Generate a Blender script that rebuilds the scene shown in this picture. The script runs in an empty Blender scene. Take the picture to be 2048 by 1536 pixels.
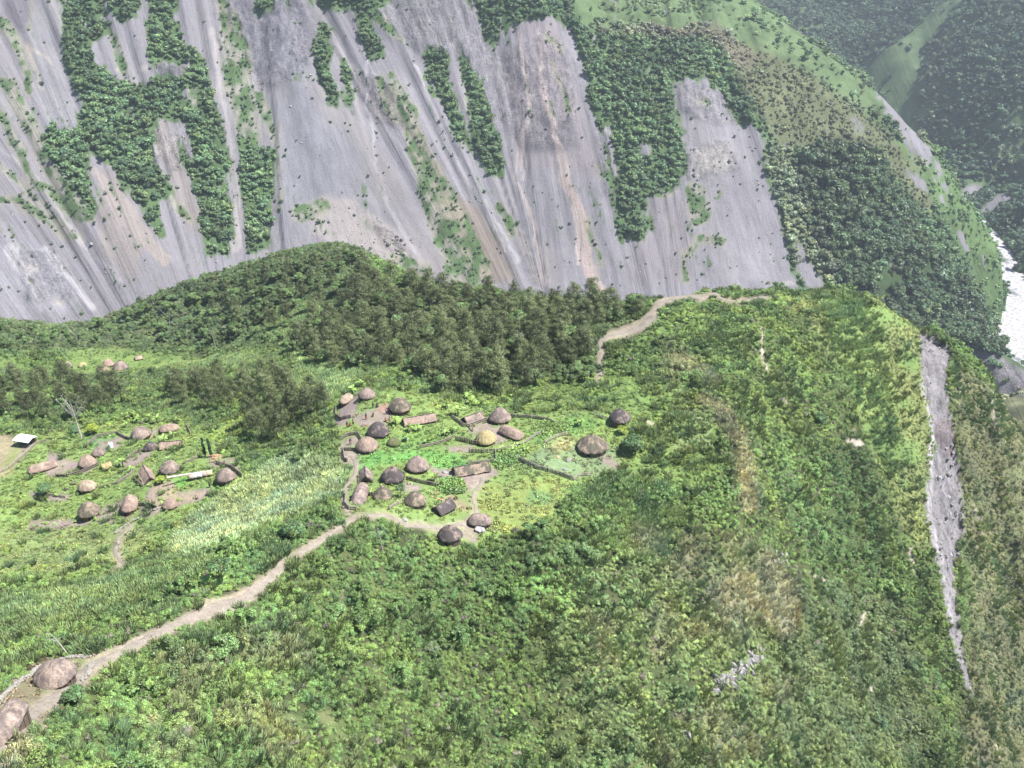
import bpy, math, random
import numpy as np
from mathutils import Vector, Matrix, Euler

# ------------------------------------------------------------------ camera, world, sun, exposure
SC = bpy.context.scene
COL = SC.collection
PITCH = math.radians(28.0)                 # the helicopter camera looks 28 degrees down
F = 2010.0                                 # focal length in pixels of the 2048 px photograph
cam_d = bpy.data.cameras.new("camera")
cam_d.sensor_width = 36.0
cam_d.lens = 36.0 * F / 2048.0
cam_d.clip_start = 1.0
cam_d.clip_end = 6000.0
cam = bpy.data.objects.new("camera", cam_d)
COL.objects.link(cam)
cam.location = (0, 0, 0)
cam.rotation_euler = (math.radians(90) - PITCH, 0, 0)
SC.camera = cam

SUN_EL, SUN_AZ = math.radians(60), math.radians(100)       # azimuth measured from +Y (away) towards +X (right)
world = bpy.data.worlds.new("World")
SC.world = world
world.use_nodes = True
wt = world.node_tree
wt.nodes.clear()
wo = wt.nodes.new("ShaderNodeOutputWorld")
wb = wt.nodes.new("ShaderNodeBackground")
ws = wt.nodes.new("ShaderNodeTexSky")
ws.sky_type = 'NISHITA'
ws.sun_disc = False
ws.sun_elevation = SUN_EL
ws.sun_rotation = SUN_AZ
ws.altitude = 1800
wb.inputs[1].default_value = 0.095
wt.links.new(ws.outputs[0], wb.inputs[0])
wt.links.new(wb.outputs[0], wo.inputs[0])
sun_d = bpy.data.lights.new("sun", 'SUN')
sun_d.energy = 5.0
sun_d.angle = math.radians(0.5)
sun_d.color = (1.0, 0.96, 0.9)
sun = bpy.data.objects.new("sun", sun_d)
COL.objects.link(sun)
sdir = Vector((math.sin(SUN_AZ) * math.cos(SUN_EL), math.cos(SUN_AZ) * math.cos(SUN_EL), math.sin(SUN_EL)))
sun.rotation_euler = sdir.to_track_quat('Z', 'Y').to_euler()
SC.view_settings.view_transform = 'Standard'
SC.view_settings.look = 'None'
SC.view_settings.gamma = 1.0
SC.view_settings.exposure = 1.14
SC.view_settings.use_curve_mapping = False
SC.cycles.max_bounces = 5
SC.cycles.diffuse_bounces = 2
SC.cycles.glossy_bounces = 1
SC.cycles.transmission_bounces = 3
SC.cycles.transparent_max_bounces = 4
SC.cycles.volume_bounces = 0

# ------------------------------------------------------------------ numbers: noise, splines, pixel <-> world
RNG = np.random.default_rng(7)
CP, SP = math.cos(PITCH), math.sin(PITCH)

def ray(px, py):
    px = np.asarray(px, float); py = np.asarray(py, float)
    a = (px - 1024) / F; b = (768 - py) / F
    d = np.stack([a, CP + b * SP, b * CP - SP], -1)
    return d / np.linalg.norm(d, axis=-1, keepdims=True)

def project(p):
    p = np.asarray(p, float)
    x, y, z = p[..., 0], p[..., 1], p[..., 2]
    dep = np.maximum(y * CP - z * SP, 1.0)
    up = y * SP + z * CP
    return 1024 + F * x / dep, 768 - F * up / dep

def _hash(ix, iy, seed):
    h = (ix.astype(np.int64) * 374761393 + iy.astype(np.int64) * 668265263 + seed * 974634777) & 0xffffffff
    h = ((h ^ (h >> 13)) * 1274126177) & 0xffffffff
    h = (h ^ (h >> 16)) & 0xffffffff
    return h / 4294967295.0

def noise(x, y, seed=0):                   # smooth value noise, -1..1
    x = np.asarray(x, float); y = np.asarray(y, float)
    ix = np.floor(x); iy = np.floor(y)
    fx = x - ix; fy = y - iy
    fx = fx * fx * (3 - 2 * fx); fy = fy * fy * (3 - 2 * fy)
    a = _hash(ix, iy, seed); b = _hash(ix + 1, iy, seed)
    c = _hash(ix, iy + 1, seed); d = _hash(ix + 1, iy + 1, seed)
    return ((a * (1 - fx) + b * fx) * (1 - fy) + (c * (1 - fx) + d * fx) * fy) * 2 - 1

def fbm(x, y, seed=0, octv=4, gain=0.5):
    s = 0; a = 1.0; t = 0
    for o in range(octv):
        s = s + a * noise(x * 2 ** o + 17.3 * o, y * 2 ** o - 9.1 * o, seed + o * 31)
        t += a; a *= gain
    return s / t

def smooth(e0, e1, x):
    t = np.clip((x - e0) / (e1 - e0), 0, 1)
    return t * t * (3 - 2 * t)

class TPS:                                 # thin plate spline z(x, y)
    def __init__(self, P, lam):
        P = np.asarray(P, float)
        self.c = P[:, :2].mean(0); self.s = 100.0
        X = (P[:, :2] - self.c) / self.s
        n = len(P)
        K = self._k(X, X) + lam * np.eye(n)
        Q = np.hstack([np.ones((n, 1)), X])
        A = np.zeros((n + 3, n + 3))
        A[:n, :n] = K; A[:n, n:] = Q; A[n:, :n] = Q.T
        self.w = np.linalg.solve(A, np.concatenate([P[:, 2], np.zeros(3)]))
        self.X = X
    def _k(self, A, B):
        r2 = ((A[:, None, :] - B[None, :, :]) ** 2).sum(-1) + 1e-9
        return 0.5 * r2 * np.log(r2)
    def __call__(self, x, y):
        x = np.asarray(x, float); sh = x.shape
        A = (np.stack([x.ravel(), np.asarray(y, float).ravel()], -1) - self.c) / self.s
        out = np.empty(len(A))
        n = len(self.X)
        for i in range(0, len(A), 20000):
            a = A[i:i + 20000]
            out[i:i + 20000] = self._k(a, self.X) @ self.w[:n] + self.w[n] + a @ self.w[n + 1:]
        return out.reshape(sh)

class Field:                               # a height grid with bilinear lookup
    def __init__(self, x0, x1, y0, y1, step, fn):
        self.x0, self.y0, self.step = x0, y0, step
        xs = np.arange(x0, x1 + step, step); ys = np.arange(y0, y1 + step, step)
        X, Y = np.meshgrid(xs, ys)
        self.Z = fn(X, Y)
        self.ny, self.nx = self.Z.shape
    def __call__(self, x, y):
        fx = np.clip((np.asarray(x, float) - self.x0) / self.step, 0, self.nx - 1.001)
        fy = np.clip((np.asarray(y, float) - self.y0) / self.step, 0, self.ny - 1.001)
        ix = fx.astype(int); iy = fy.astype(int)
        fx = fx - ix; fy = fy - iy
        Z = self.Z
        return (Z[iy, ix] * (1 - fx) + Z[iy, ix + 1] * fx) * (1 - fy) + (Z[iy + 1, ix] * (1 - fx) + Z[iy + 1, ix + 1] * fx) * fy
    def hit(self, px, py, d0, d1, step):   # world point where the view through a photo pixel meets the ground
        px = np.atleast_1d(px).astype(float); py = np.atleast_1d(py).astype(float)
        r = ray(px, py)
        D = np.arange(d0, d1, step)
        P = r[:, None, :] * D[None, :, None]
        below = P[..., 2] < self(P[..., 0], P[..., 1])
        k = np.argmax(below, axis=1); k[~below.any(1)] = len(D) - 1
        lo = D[np.maximum(k - 1, 0)]; hi = D[k]
        for _ in range(12):
            m = (lo + hi) / 2
            p = r * m[:, None]
            b = p[:, 2] < self(p[:, 0], p[:, 1])
            hi = np.where(b, m, hi); lo = np.where(b, lo, m)
        p = r * hi[:, None]
        p[:, 2] = self(p[:, 0], p[:, 1])
        return p

# ------------------------------------------------------------------ the lie of the land
# (photo x, photo y, distance in metres) of the near ridge
NEAR = [(0,1500,124),(115,1385,142),(300,1270,160),(440,1215,172),(560,1140,183),(650,1070,195),(740,1030,205),
 (900,1085,207),(1000,1000,217),(760,960,223),(700,1000,215),(940,940,227),(850,890,238),(740,800,258),(900,800,258),
 (1000,850,246),(1185,905,236),(1240,850,246),(1100,950,227),(1100,800,259),(690,900,236),
 (350,1100,228),(200,1150,222),(50,1250,192),(0,1350,160),(0,1150,232),(560,1000,232),(500,950,250),(450,970,251),(340,950,262),
 (180,1040,262),(50,1050,272),(0,950,300),(40,900,312),(170,935,290),(290,880,296),(340,865,298),(100,850,328),(500,850,285),
 (600,800,287),(600,880,262),(100,780,375),(0,800,365),(220,745,432),(100,700,470),(0,660,520),(200,670,520),(300,610,520),(400,770,350),
 (430,700,430),(450,600,480),(560,540,470),(700,510,450),(600,600,420),(650,680,355),(600,740,325),(720,740,298),
 (800,700,315),(900,760,275),(900,640,350),(800,600,385),(1000,700,298),(1050,610,350),(1150,625,335),(1180,740,283),(1200,700,290),(1290,650,300),
 (1330,603,318),(1410,594,325),(1500,602,325),(1640,588,332),
 (1300,750,270),(1400,800,260),(1480,870,250),(1490,1000,243),(1450,1100,231),(1300,1000,232),(1300,1150,216),(1200,1100,214),
 (1150,1300,203),(1000,1200,203),(1000,1400,197),(1000,1536,193),(800,1200,195),(800,1400,182),(800,1536,175),(600,1250,178),
 (600,1400,166),(600,1536,157),(400,1350,156),(400,1536,140),(200,1450,134),(200,1536,126),(100,1536,119),
 (1300,1350,214),(1300,1536,209),(1500,1250,240),(1500,1400,234),(1500,1536,228),(1600,1000,277),(1600,1200,268),(1600,800,292),
 (1550,700,298),(1450,680,288),(1700,650,322),(1700,800,315),(1700,1000,307),(1700,1200,297),(1700,1400,285),(1700,1536,276),
 (1850,690,345),(1850,800,342),(1860,1000,335),(1880,1200,327),(1900,1400,318),(1900,1536,310),
 (2048,890,395),(2048,1000,388),(2048,1200,375),(2048,1400,365),(2048,1536,358),(1950,775,368),
 (2300,1200,430),(2300,1536,415),(-250,1400,150),(-250,1100,255),(-250,850,370)]
# ridge line seen against what is behind: (x, y, distance); the ground falls away behind it
CREST = [(-250,640,560),(0,640,560),(130,655,560),(250,620,540),(400,565,520),(560,515,500),(700,492,470),(800,545,440),(960,585,400),
 (1150,598,360),(1290,606,345),(1400,590,335),(1500,598,335),(1640,582,342),(1740,600,350),(1850,655,362),(1950,745,385),(2048,865,410),(2300,1100,470)]

def near_points():
    P = []
    for a in NEAR:
        P.append(ray(a[0], a[1]) * a[2])
    for a in CREST:
        r = ray(a[0], a[1]); p = r * a[2]
        P.append(p)
        h = np.array([r[0], r[1], 0]); h /= np.linalg.norm(h)
        P.append(p + h * 60 + np.array([0, 0, -52]))
        P.append(p + h * 180 + np.array([0, 0, -170]))
        P.append(p + h * 330 + np.array([0, 0, -330]))
    return np.array(P)

NT = TPS(near_points(), 0.004)
def flat_mask(px, py):                     # 1 on the village terraces, 0 on wild ground
    a = np.exp(-(((px - 930) / 330) ** 2 + ((py - 910) / 150) ** 2) ** 2)
    b = np.exp(-(((px - 230) / 300) ** 2 + ((py - 940) / 110) ** 2) ** 2)
    c = np.exp(-(((px - 60) / 150) ** 2 + ((py - 1390) / 90) ** 2) ** 2)
    return np.clip(a + b + c, 0, 1)

def near_fn(X, Y):
    Z = NT(X, Y)
    px, py = project(np.stack([X, Y, Z], -1))
    wild = 1 - 0.93 * flat_mask(px, py)
    steep = smooth(1450, 1750, px)
    Z = Z + wild * (fbm(X / 38, Y / 38, 3, 4) * 3.4 + (0.45 - np.abs(fbm(X / 15, Y / 15, 9, 3))) * 2.2 + fbm(X / 5, Y / 5, 12, 2) * 0.5)
    # erosion ribs running down the steep right-hand face
    Z = Z + steep * (fbm(X / 16 + Y / 60, Y / 90, 21, 3) * 7.5)
    Z = Z + (1 - wild) * fbm(X / 14, Y / 5, 33, 2) * 0.35
    return Z

NEARF = Field(-420, 480, 50, 900, 1.0, near_fn)

RIVER_Z = -432.0
def atz(px, py, z):
    r = ray(px, py); return r * (z / r[2])
FARP = [(0,760,800),(500,680,815),(1000,680,830),(1400,690,850),(-300,700,790),(-300,300,880),(-300,0,980),
 (0,600,830),(0,300,905),(0,0,1010),(250,450,850),(250,150,950),(500,450,875),(500,200,935),(500,0,1005),(750,300,910),(750,0,1010),
 (1000,550,870),(1000,300,925),(1000,100,985),(1000,0,1010),(1110,45,1010),(1200,45,1040),(1200,0,1090),(1350,40,1085),(1350,0,1150),
 (1200,200,965),(1200,400,915),(1200,550,885),(1400,170,1010),(1400,400,945),(1450,560,905),(1600,500,950),(1600,300,1010),(1500,120,1060),
 (1560,600,915),(1700,300,1040),(1750,500,1000),(1700,650,940),(1900,600,1060),(1850,450,1070),(1800,350,1085),(1900,690,1010),(1800,700,960),
 (-300,-250,1080),(300,-260,1085),(800,-260,1100),(1200,-150,1400),(1400,-120,1600)]
FCREST = [(1500,0,1240),(1600,78,1205),(1665,125,1185),(1730,160,1170),(1775,200,1160),(1825,255,1150),(1880,315,1145),(1925,378,1140),(1955,430,1140),(1985,487,1145),(2003,545,1160),(2011,580,1185)]
def far_points():
    P = [ray(a[0], a[1]) * a[2] for a in FARP]
    P += [atz(1999, 625, RIVER_Z - 2), atz(1989, 660, RIVER_Z - 2), atz(1996, 695, RIVER_Z - 4)]
    o = np.array([0.6, 0.8, 0])
    for a in FCREST:
        r = ray(a[0], a[1]); p = r * a[2]; P.append(p)
        P.append(p + o * 50 + np.array([0, 0, -46])); P.append(p + o * 150 + np.array([0, 0, -160]))
    P += [atz(2035, 590, RIVER_Z - 35), atz(2022, 630, RIVER_Z - 14), atz(2010, 540, RIVER_Z - 60), atz(2050, 600, RIVER_Z - 40), atz(2050, 680, RIVER_Z - 30), atz(2150, 780, RIVER_Z - 40), atz(2120, 560, RIVER_Z - 60)]
    P += [(-700,450,-430),(-300,480,-430),(100,500,-430),(400,520,-430),(700,600,-500),(1100,1200,-560),(1300,1800,-700),(700,2000,-600)]
    return np.array(P)
def back_points():
    P = [atz(a[0], a[1], RIVER_Z + 22) for a in [(1985,425),(2048,505),(2120,570)]]
    P += [atz(a[0], a[1], RIVER_Z + 1) for a in [(1945,395),(1962,432),(1988,462),(2048,548),(2120,620),(2250,720)]]
    P += [atz(a[0], a[1], RIVER_Z - 30) for a in [(1960,450),(1985,495),(2015,560),(2030,610),(2048,600),(2048,680),(2000,600),(1995,520),(2048,570),(2080,600),(2110,660),(2075,640)]]
    for a in [(2048,400,1450),(2048,200,1650),(2048,0,1900),(1990,380,1600),(1850,330,1720),(1800,230,1820),(1730,155,1960),(1850,100,1880),(1850,40,1940),
              (1790,85,1890),(1900,0,1960),(1880,160,1820),(1700,125,2100),(1750,60,2150),(1700,60,2200),(1600,40,2280),(1550,-20,2400),(1700,-60,2400),(1850,-60,2350),(2300,0,1950),
              (2300,400,1480),(1950,250,1700),(1950,100,1830),(1900,-100,2400),(1600,150,2100),(2300,-150,2150),(1500,-200,2700),(1900,-250,2900)]:
        P.append(ray(a[0], a[1]) * a[2])
    P += [(-700,1200,-600),(-300,900,-600),(300,700,-600),(700,800,-540),(-700,2500,-300),(0,1700,-500),(400,1200,-520)]
    return np.array(P)
def bluff_points():
    P = []
    for x, y, d in [(1900,688,915),(1935,690,908),(1990,703,900),(2048,742,890),(2150,790,880)]:
        p = ray(x, y) * d; P.append(p); P.append(p + np.array([10, 60, -55])); P.append(p + np.array([30, 170, -150]))
        P.append(ray(x, y + 82) * (d - 18)); P.append(ray(x, y + 140) * (d - 50))
    for x, y, d in [(1960,815,715),(1997,800,705),(2048,787,700),(2150,800,700),(2300,850,690)]:
        p = ray(x, y) * d; P.append(p); P.append(p + np.array([5, 50, -38]))
    P += [ray(2048,870)*640, ray(2300,950)*630, ray(1980,900)*650]
    P += [(-700,600,-700),(0,700,-700),(150,850,-620),(100,500,-560),(700,1300,-650),(1300,900,-520),(1200,1500,-700)]
    return np.array(P)
FT1 = TPS(far_points(), 0.0004)
FT2 = TPS(back_points(), 0.0003)
FT3 = TPS(bluff_points(), 0.0004)

# fall lines on the landslide wall: photo x at the top edge -> photo x at y = 600
FL_T = np.array([-900,-250,0,395,530,600,770,870,1030,1080,1110,1330,1400,1600,2000,2600.])
FL_B = np.array([-500,170,280,490,590,930,1050,1080,1100,1200,1260,1400,1600,1850,2250,2850.])
def fall(px, py):
    t = py / 600.0
    px = np.asarray(px, float); t = np.broadcast_to(t, px.shape)
    out = np.full(px.shape, FL_T[0]); 
    for k in range(len(FL_T) - 1):
        a = FL_T[k] + (FL_B[k] - FL_T[k]) * t; b = FL_T[k + 1] + (FL_B[k + 1] - FL_T[k + 1]) * t
        b = np.maximum(b, a + 1)
        m = (px >= a) & (px < b)
        out = np.where(m, FL_T[k] + (FL_T[k + 1] - FL_T[k]) * (px - a) / (b - a), out)
    return np.where(px >= FL_B[-1] * t + FL_T[-1] * (1 - t), FL_T[-1], out)

_C = np.array([ray(a[0], a[1]) * a[2] for a in FCREST] + [atz(1999, 625, RIVER_Z), atz(1989, 660, RIVER_Z), atz(1996, 695, RIVER_Z)])
_CU = _C[:, 0] * 0.8 - _C[:, 1] * 0.6
_CV = _C[:, 0] * 0.6 + _C[:, 1] * 0.8
_B = np.array([atz(a[0], a[1], RIVER_Z) for a in [(2300,760),(2120,620),(2048,548),(2015,500),(1988,462),(1962,432)]]); _B = _B[np.argsort(_B[:, 1])]
_BY, _BX = _B[:, 1], _B[:, 0]
def is_back(X, Y):
    u = X * 0.8 - Y * 0.6; v = X * 0.6 + Y * 0.8
    return (((v - np.interp(u, _CU, _CV) > 20) & (u > -520)) | (FT2(X, Y) > FT1(X, Y) + 5)) & (np.hypot(X, Y) > 1050)
def far_fn(X, Y):
    Z1 = FT1(X, Y)
    u = X * 0.8 - Y * 0.6; v = X * 0.6 + Y * 0.8
    beyond = v - np.interp(u, _CU, _CV)
    Z1 = Z1 - np.maximum(beyond - 12, 0) * smooth(-760, -520, u)
    Z1 = Z1 - np.maximum(u - _CU[-1] - 6, 0) * 1.5
    px, py = project(np.stack([X, Y, Z1], -1))
    s = fall(px, py)
    wall = smooth(1650, 1450, px) * smooth(1300, 1100, Y)
    conv = smooth(0, 1, np.clip((py + 100) / 800, 0, 1))
    Z1 = Z1 + wall * (fbm(s / 70, py / 900, 41, 3) * (15 - 9 * conv) + (0.3 - np.abs(fbm(s / 34, py / 420, 43, 2))) * (9.5 - 6.5 * conv) + fbm(s / 11, py / 120, 47, 2) * (2.2 - 1.3 * conv))
    Z1 = Z1 + (1 - wall) * fbm(X / 60, Y / 60, 51, 3) * 6 * smooth(RIVER_Z, RIVER_Z + 60, Z1)
    Z2 = FT2(X, Y)
    Z2 = Z2 + (-np.abs(fbm(X / 130 + Y / 300, Y / 200, 57, 4)) * 34 + 8 + fbm(X / 40, Y / 40, 58, 2) * 6) * smooth(RIVER_Z, RIVER_Z + 90, Z2)
    xb = np.interp(Y, _BY, _BX); near_b = smooth(1420, 1300, Y)
    Z2 = np.where(near_b > 0, np.where(X > xb, np.maximum(Z2, RIVER_Z + np.minimum((X - xb) * 0.42, 90) * near_b), Z2 - np.maximum(xb - X + 8, 0) * 1.2 * near_b), Z2)
    Z3 = FT3(X, Y)
    Z3 = Z3 + fbm(X / 10, Y / 40, 61, 3) * 3.0
    Z = np.maximum(np.maximum(Z1, Z2), Z3)
    return Z + fbm(X / 14, Y / 14, 55, 3) * 1.5 * smooth(RIVER_Z - 5, RIVER_Z + 20, Z)
FARF = Field(-1000, 1700, 430, 2900, 3.0, far_fn)

# ------------------------------------------------------------------ material helpers
def new_mat(name):
    m = bpy.data.materials.new(name); m.use_nodes = True
    nt = m.node_tree; nt.nodes.clear()
    return m, nt

def N(nt, t, **kw):
    n = nt.nodes.new(t)
    for k, v in kw.items():
        if k.startswith("i"):
            n.inputs[int(k[1:])].default_value = v
        else:
            setattr(n, k, v)
    return n

def attr(nt, name, kind='GEOMETRY'):
    n = nt.nodes.new("ShaderNodeAttribute"); n.attribute_name = name; n.attribute_type = kind
    return n

def mathn(nt, op, a, b=None, clamp=False):
    n = nt.nodes.new("ShaderNodeMath"); n.operation = op; n.use_clamp = clamp
    for i, v in enumerate((a, b)):
        if v is None: continue
        if isinstance(v, (int, float)): n.inputs[i].default_value = v
        else: nt.links.new(v, n.inputs[i])
    return n.outputs[0]

def mixc(nt, fac, a, b, mode='MIX'):
    n = nt.nodes.new("ShaderNodeMix"); n.data_type = 'RGBA'; n.blend_type = mode
    for i, v in ((0, fac), (6, a), (7, b)):
        if isinstance(v, (int, float)): n.inputs[i].default_value = v
        elif isinstance(v, tuple): n.inputs[i].default_value = (*v[:3], 1)
        else: nt.links.new(v, n.inputs[i])
    return n.outputs[2]

def ramp(nt, fac, p0, p1, c0=0.0, c1=1.0):
    n = nt.nodes.new("ShaderNodeMapRange"); n.clamp = True
    nt.links.new(fac, n.inputs[0])
    n.inputs[1].default_value = p0; n.inputs[2].default_value = p1
    n.inputs[3].default_value = c0; n.inputs[4].default_value = c1
    return n.outputs[0]

def noisen(nt, vec, scale, detail=4, rough=0.6, scl=None):
    n = nt.nodes.new("ShaderNodeTexNoise")
    n.inputs['Scale'].default_value = scale; n.inputs['Detail'].default_value = detail; n.inputs['Roughness'].default_value = rough
    if vec is not None:
        if scl:
            m = nt.nodes.new("ShaderNodeMapping"); m.inputs[3].default_value = scl
            nt.links.new(vec, m.inputs[0]); vec = m.outputs[0]
        nt.links.new(vec, n.inputs['Vector'])
    return n.outputs[0]

def finish(nt, col, rough=0.9, bump=None, bstr=0.4, bdist=0.2, spec=0.15, trans=0.0):
    b = nt.nodes.new("ShaderNodeBsdfPrincipled")
    b.inputs['Roughness'].default_value = rough
    b.inputs['Specular IOR Level'].default_value = spec
    if isinstance(col, tuple): b.inputs['Base Color'].default_value = (*col, 1)
    else: nt.links.new(col, b.inputs['Base Color'])
    if bump is not None:
        bn = nt.nodes.new("ShaderNodeBump"); bn.inputs[0].default_value = bstr; bn.inputs[1].default_value = bdist
        nt.links.new(bump, bn.inputs['Height']); nt.links.new(bn.outputs[0], b.inputs['Normal'])
    o = nt.nodes.new("ShaderNodeOutputMaterial")
    nt.links.new(b.outputs[0], o.inputs[0])
    return b

def scale_col(nt, col, fac):
    n = nt.nodes.new("ShaderNodeVectorMath"); n.operation = 'SCALE'
    nt.links.new(col, n.inputs[0])
    if isinstance(fac, (int, float)): n.inputs['Scale'].default_value = fac
    else: nt.links.new(fac, n.inputs['Scale'])
    return n.outputs[0]

# ground of the near ridge: cover colour from the ground map, broken up by soil, tufts and stones
MG, nt = new_mat("ridge_ground")
geo = N(nt, "ShaderNodeNewGeometry").outputs['Position']
gc = attr(nt, "gcol").outputs['Color']
n1 = noisen(nt, geo, 0.9, 6, 0.75); n2 = noisen(nt, geo, 0.13, 4, 0.6); n3 = noisen(nt, geo, 4.0, 3, 0.7)
c = scale_col(nt, gc, ramp(nt, n1, 0.25, 0.75, 0.62, 1.38))
c = mixc(nt, ramp(nt, n2, 0.45, 0.75, 0, 0.35), c, (0.19, 0.22, 0.07))
c = scale_col(nt, c, ramp(nt, n3, 0.25, 0.75, 0.7, 1.3))
rk = noisen(nt, geo, 0.30, 8, 0.8, (1.0, 1.0, 0.45)); rk2 = noisen(nt, geo, 1.3, 5, 0.8)
rc = scale_col(nt, gc, mathn(nt, 'MULTIPLY', ramp(nt, rk, 0.36, 0.64, 0.45, 1.5), ramp(nt, rk2, 0.3, 0.7, 0.7, 1.3)))
ga = mathn(nt, 'SUBTRACT', 1.0, attr(nt, "gcol").outputs['Alpha'])
c = mixc(nt, ga, c, rc)
finish(nt, c, 0.95, mathn(nt, 'ADD', n1, mathn(nt, 'MULTIPLY', rk, mathn(nt, 'MULTIPLY', ga, 4.0))), 0.6, 0.5)

# far mountain: loose grey scree in streaks down the fall line, crags, and green cover
MF, nt = new_mat("mountain_scree")
geo = N(nt, "ShaderNodeNewGeometry").outputs['Position']
gc = attr(nt, "gcol").outputs['Color']; fl = attr(nt, "fl").outputs['Vector']
par = attr(nt, "par").outputs['Color']
sx = nt.nodes.new("ShaderNodeSeparateColor"); nt.links.new(par, sx.inputs[0])
streak = noisen(nt, fl, 1.0, 5, 0.65, (0.055, 0.0035, 1.0))
fine = noisen(nt, fl, 1.0, 6, 0.75, (0.30, 0.016, 1.0))
wide = noisen(nt, fl, 1.0, 3, 0.5, (0.014, 0.0022, 1.0))
grit = noisen(nt, geo, 0.7, 5, 0.85)
crag = noisen(nt, fl, 1.0, 8, 0.82, (0.20, 0.055, 1.0))
crag2 = noisen(nt, geo, 0.38, 7, 0.85, (1, 1, 2.2))
craga = mathn(nt, 'MULTIPLY', mathn(nt, 'ADD', crag, crag2), 0.5)
vb = sx.outputs[2]
s1 = mixc(nt, vb, ramp(nt, streak, 0.3, 0.7, 0.83, 1.17), ramp(nt, noisen(nt, geo, 0.035, 6, 0.7), 0.3, 0.7, 0.65, 1.35))
s2 = mixc(nt, vb, ramp(nt, fine, 0.34, 0.66, 0.86, 1.14), (1, 1, 1))
s3 = ramp(nt, grit, 0.32, 0.7, 0.80, 1.20)
base = mixc(nt, 1.0, gc, s1, 'MULTIPLY'); base = mixc(nt, 1.0, base, s2, 'MULTIPLY'); base = scale_col(nt, base, s3)
tan = mixc(nt, mathn(nt, 'MULTIPLY', ramp(nt, wide, 0.48, 0.66), sx.outputs[1]), base, (0.205, 0.18, 0.16))
cr = ramp(nt, craga, 0.40, 0.58, 0.42, 1.45)
cr = mixc(nt, sx.outputs[0], (1, 1, 1), cr)
c = mixc(nt, 1.0, tan, cr, 'MULTIPLY')
hgt = mathn(nt, 'ADD', mathn(nt, 'MULTIPLY', streak, 3.5), mathn(nt, 'ADD', grit, mathn(nt, 'MULTIPLY', craga, mathn(nt, 'MULTIPLY', sx.outputs[0], 9.0))))
finish(nt, c, 0.95, hgt, 0.5, 1.6, 0.05)

# white boulders and rapids of the river
MR, nt = new_mat("river_bed")
geo = N(nt, "ShaderNodeNewGeometry").outputs['Position']
v = nt.nodes.new("ShaderNodeTexVoronoi"); v.inputs['Scale'].default_value = 0.22; nt.links.new(geo, v.inputs['Vector'])
nn = noisen(nt, geo, 0.035, 5, 0.6, (1.0, 0.35, 1.0)); n2 = noisen(nt, geo, 0.25, 4, 0.7)
c = mixc(nt, ramp(nt, n2, 0.3, 0.7), (0.20, 0.195, 0.20), (0.48, 0.47, 0.47))
c = mixc(nt, ramp(nt, nn, 0.60, 0.68), c, (0.12, 0.13, 0.14))
finish(nt, c, 0.6, v.outputs[0], 0.8, 1.5, 0.3)

# ------------------------------------------------------------------ land cover map (photo pixels, -400 .. 2448 by -400 .. 1936), attached to the ground
LS = 3.0; LX0, LY0, LX1, LY1 = -400, -400, 2450, 1940
LW, LH = int((LX1 - LX0) / LS), int((LY1 - LY0) / LS)
GXX, GYY = np.meshgrid(LX0 + (np.arange(LW) + .5) * LS, LY0 + (np.arange(LH) + .5) * LS)
def lmap(shape=()): return np.zeros((LH, LW) + shape)
def m_poly(pts, soft=1):
    m = lmap(); P = np.array(pts, float)
    i0 = max(int((P[:, 0].min() - LX0) / LS) - 2, 0); i1 = min(int((P[:, 0].max() - LX0) / LS) + 3, LW)
    j0 = max(int((P[:, 1].min() - LY0) / LS) - 2, 0); j1 = min(int((P[:, 1].max() - LY0) / LS) + 3, LH)
    x = GXX[j0:j1, i0:i1]; y = GYY[j0:j1, i0:i1]; ins = np.zeros(x.shape, bool)
    for k in range(len(P)):
        (xa, ya), (xb, yb) = P[k - 1], P[k]
        if ya == yb: continue
        c = ((ya > y) != (yb > y)) & (x < (xb - xa) * (y - ya) / (yb - ya) + xa)
        ins ^= c
    m[j0:j1, i0:i1] = ins
    return blur(m, soft)
def blur(m, n):
    for _ in range(n):
        m = (m + np.roll(m, 1, 0) + np.roll(m, -1, 0)) / 3
        m = (m + np.roll(m, 1, 1) + np.roll(m, -1, 1)) / 3
    return m
def m_line(pts, soft=0):                    # pts: (x, y, width)
    m = lmap()
    for (xa, ya, wa), (xb, yb, wb) in zip(pts[:-1], pts[1:]):
        w = max(wa, wb) / 2 + 4
        i0 = max(int((min(xa, xb) - w - LX0) / LS), 0); i1 = min(int((max(xa, xb) + w - LX0) / LS) + 2, LW)
        j0 = max(int((min(ya, yb) - w - LY0) / LS), 0); j1 = min(int((max(ya, yb) + w - LY0) / LS) + 2, LH)
        x = GXX[j0:j1, i0:i1]; y = GYY[j0:j1, i0:i1]
        dx, dy = xb - xa, yb - ya; t = np.clip(((x - xa) * dx + (y - ya) * dy) / (dx * dx + dy * dy + 1e-6), 0, 1)
        d = np.hypot(x - xa - t * dx, y - ya - t * dy)
        m[j0:j1, i0:i1] = np.maximum(m[j0:j1, i0:i1], np.clip((wa + (wb - wa) * t) / 2 - d + 1.5, 0, 3) / 3)
    return blur(m, soft)
def m_blob(x, y, rx, ry=None, p=1.5):
    ry = ry or rx
    return np.exp(-((((GXX - x) / rx) ** 2 + ((GYY - y) / ry) ** 2)) ** p)
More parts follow.
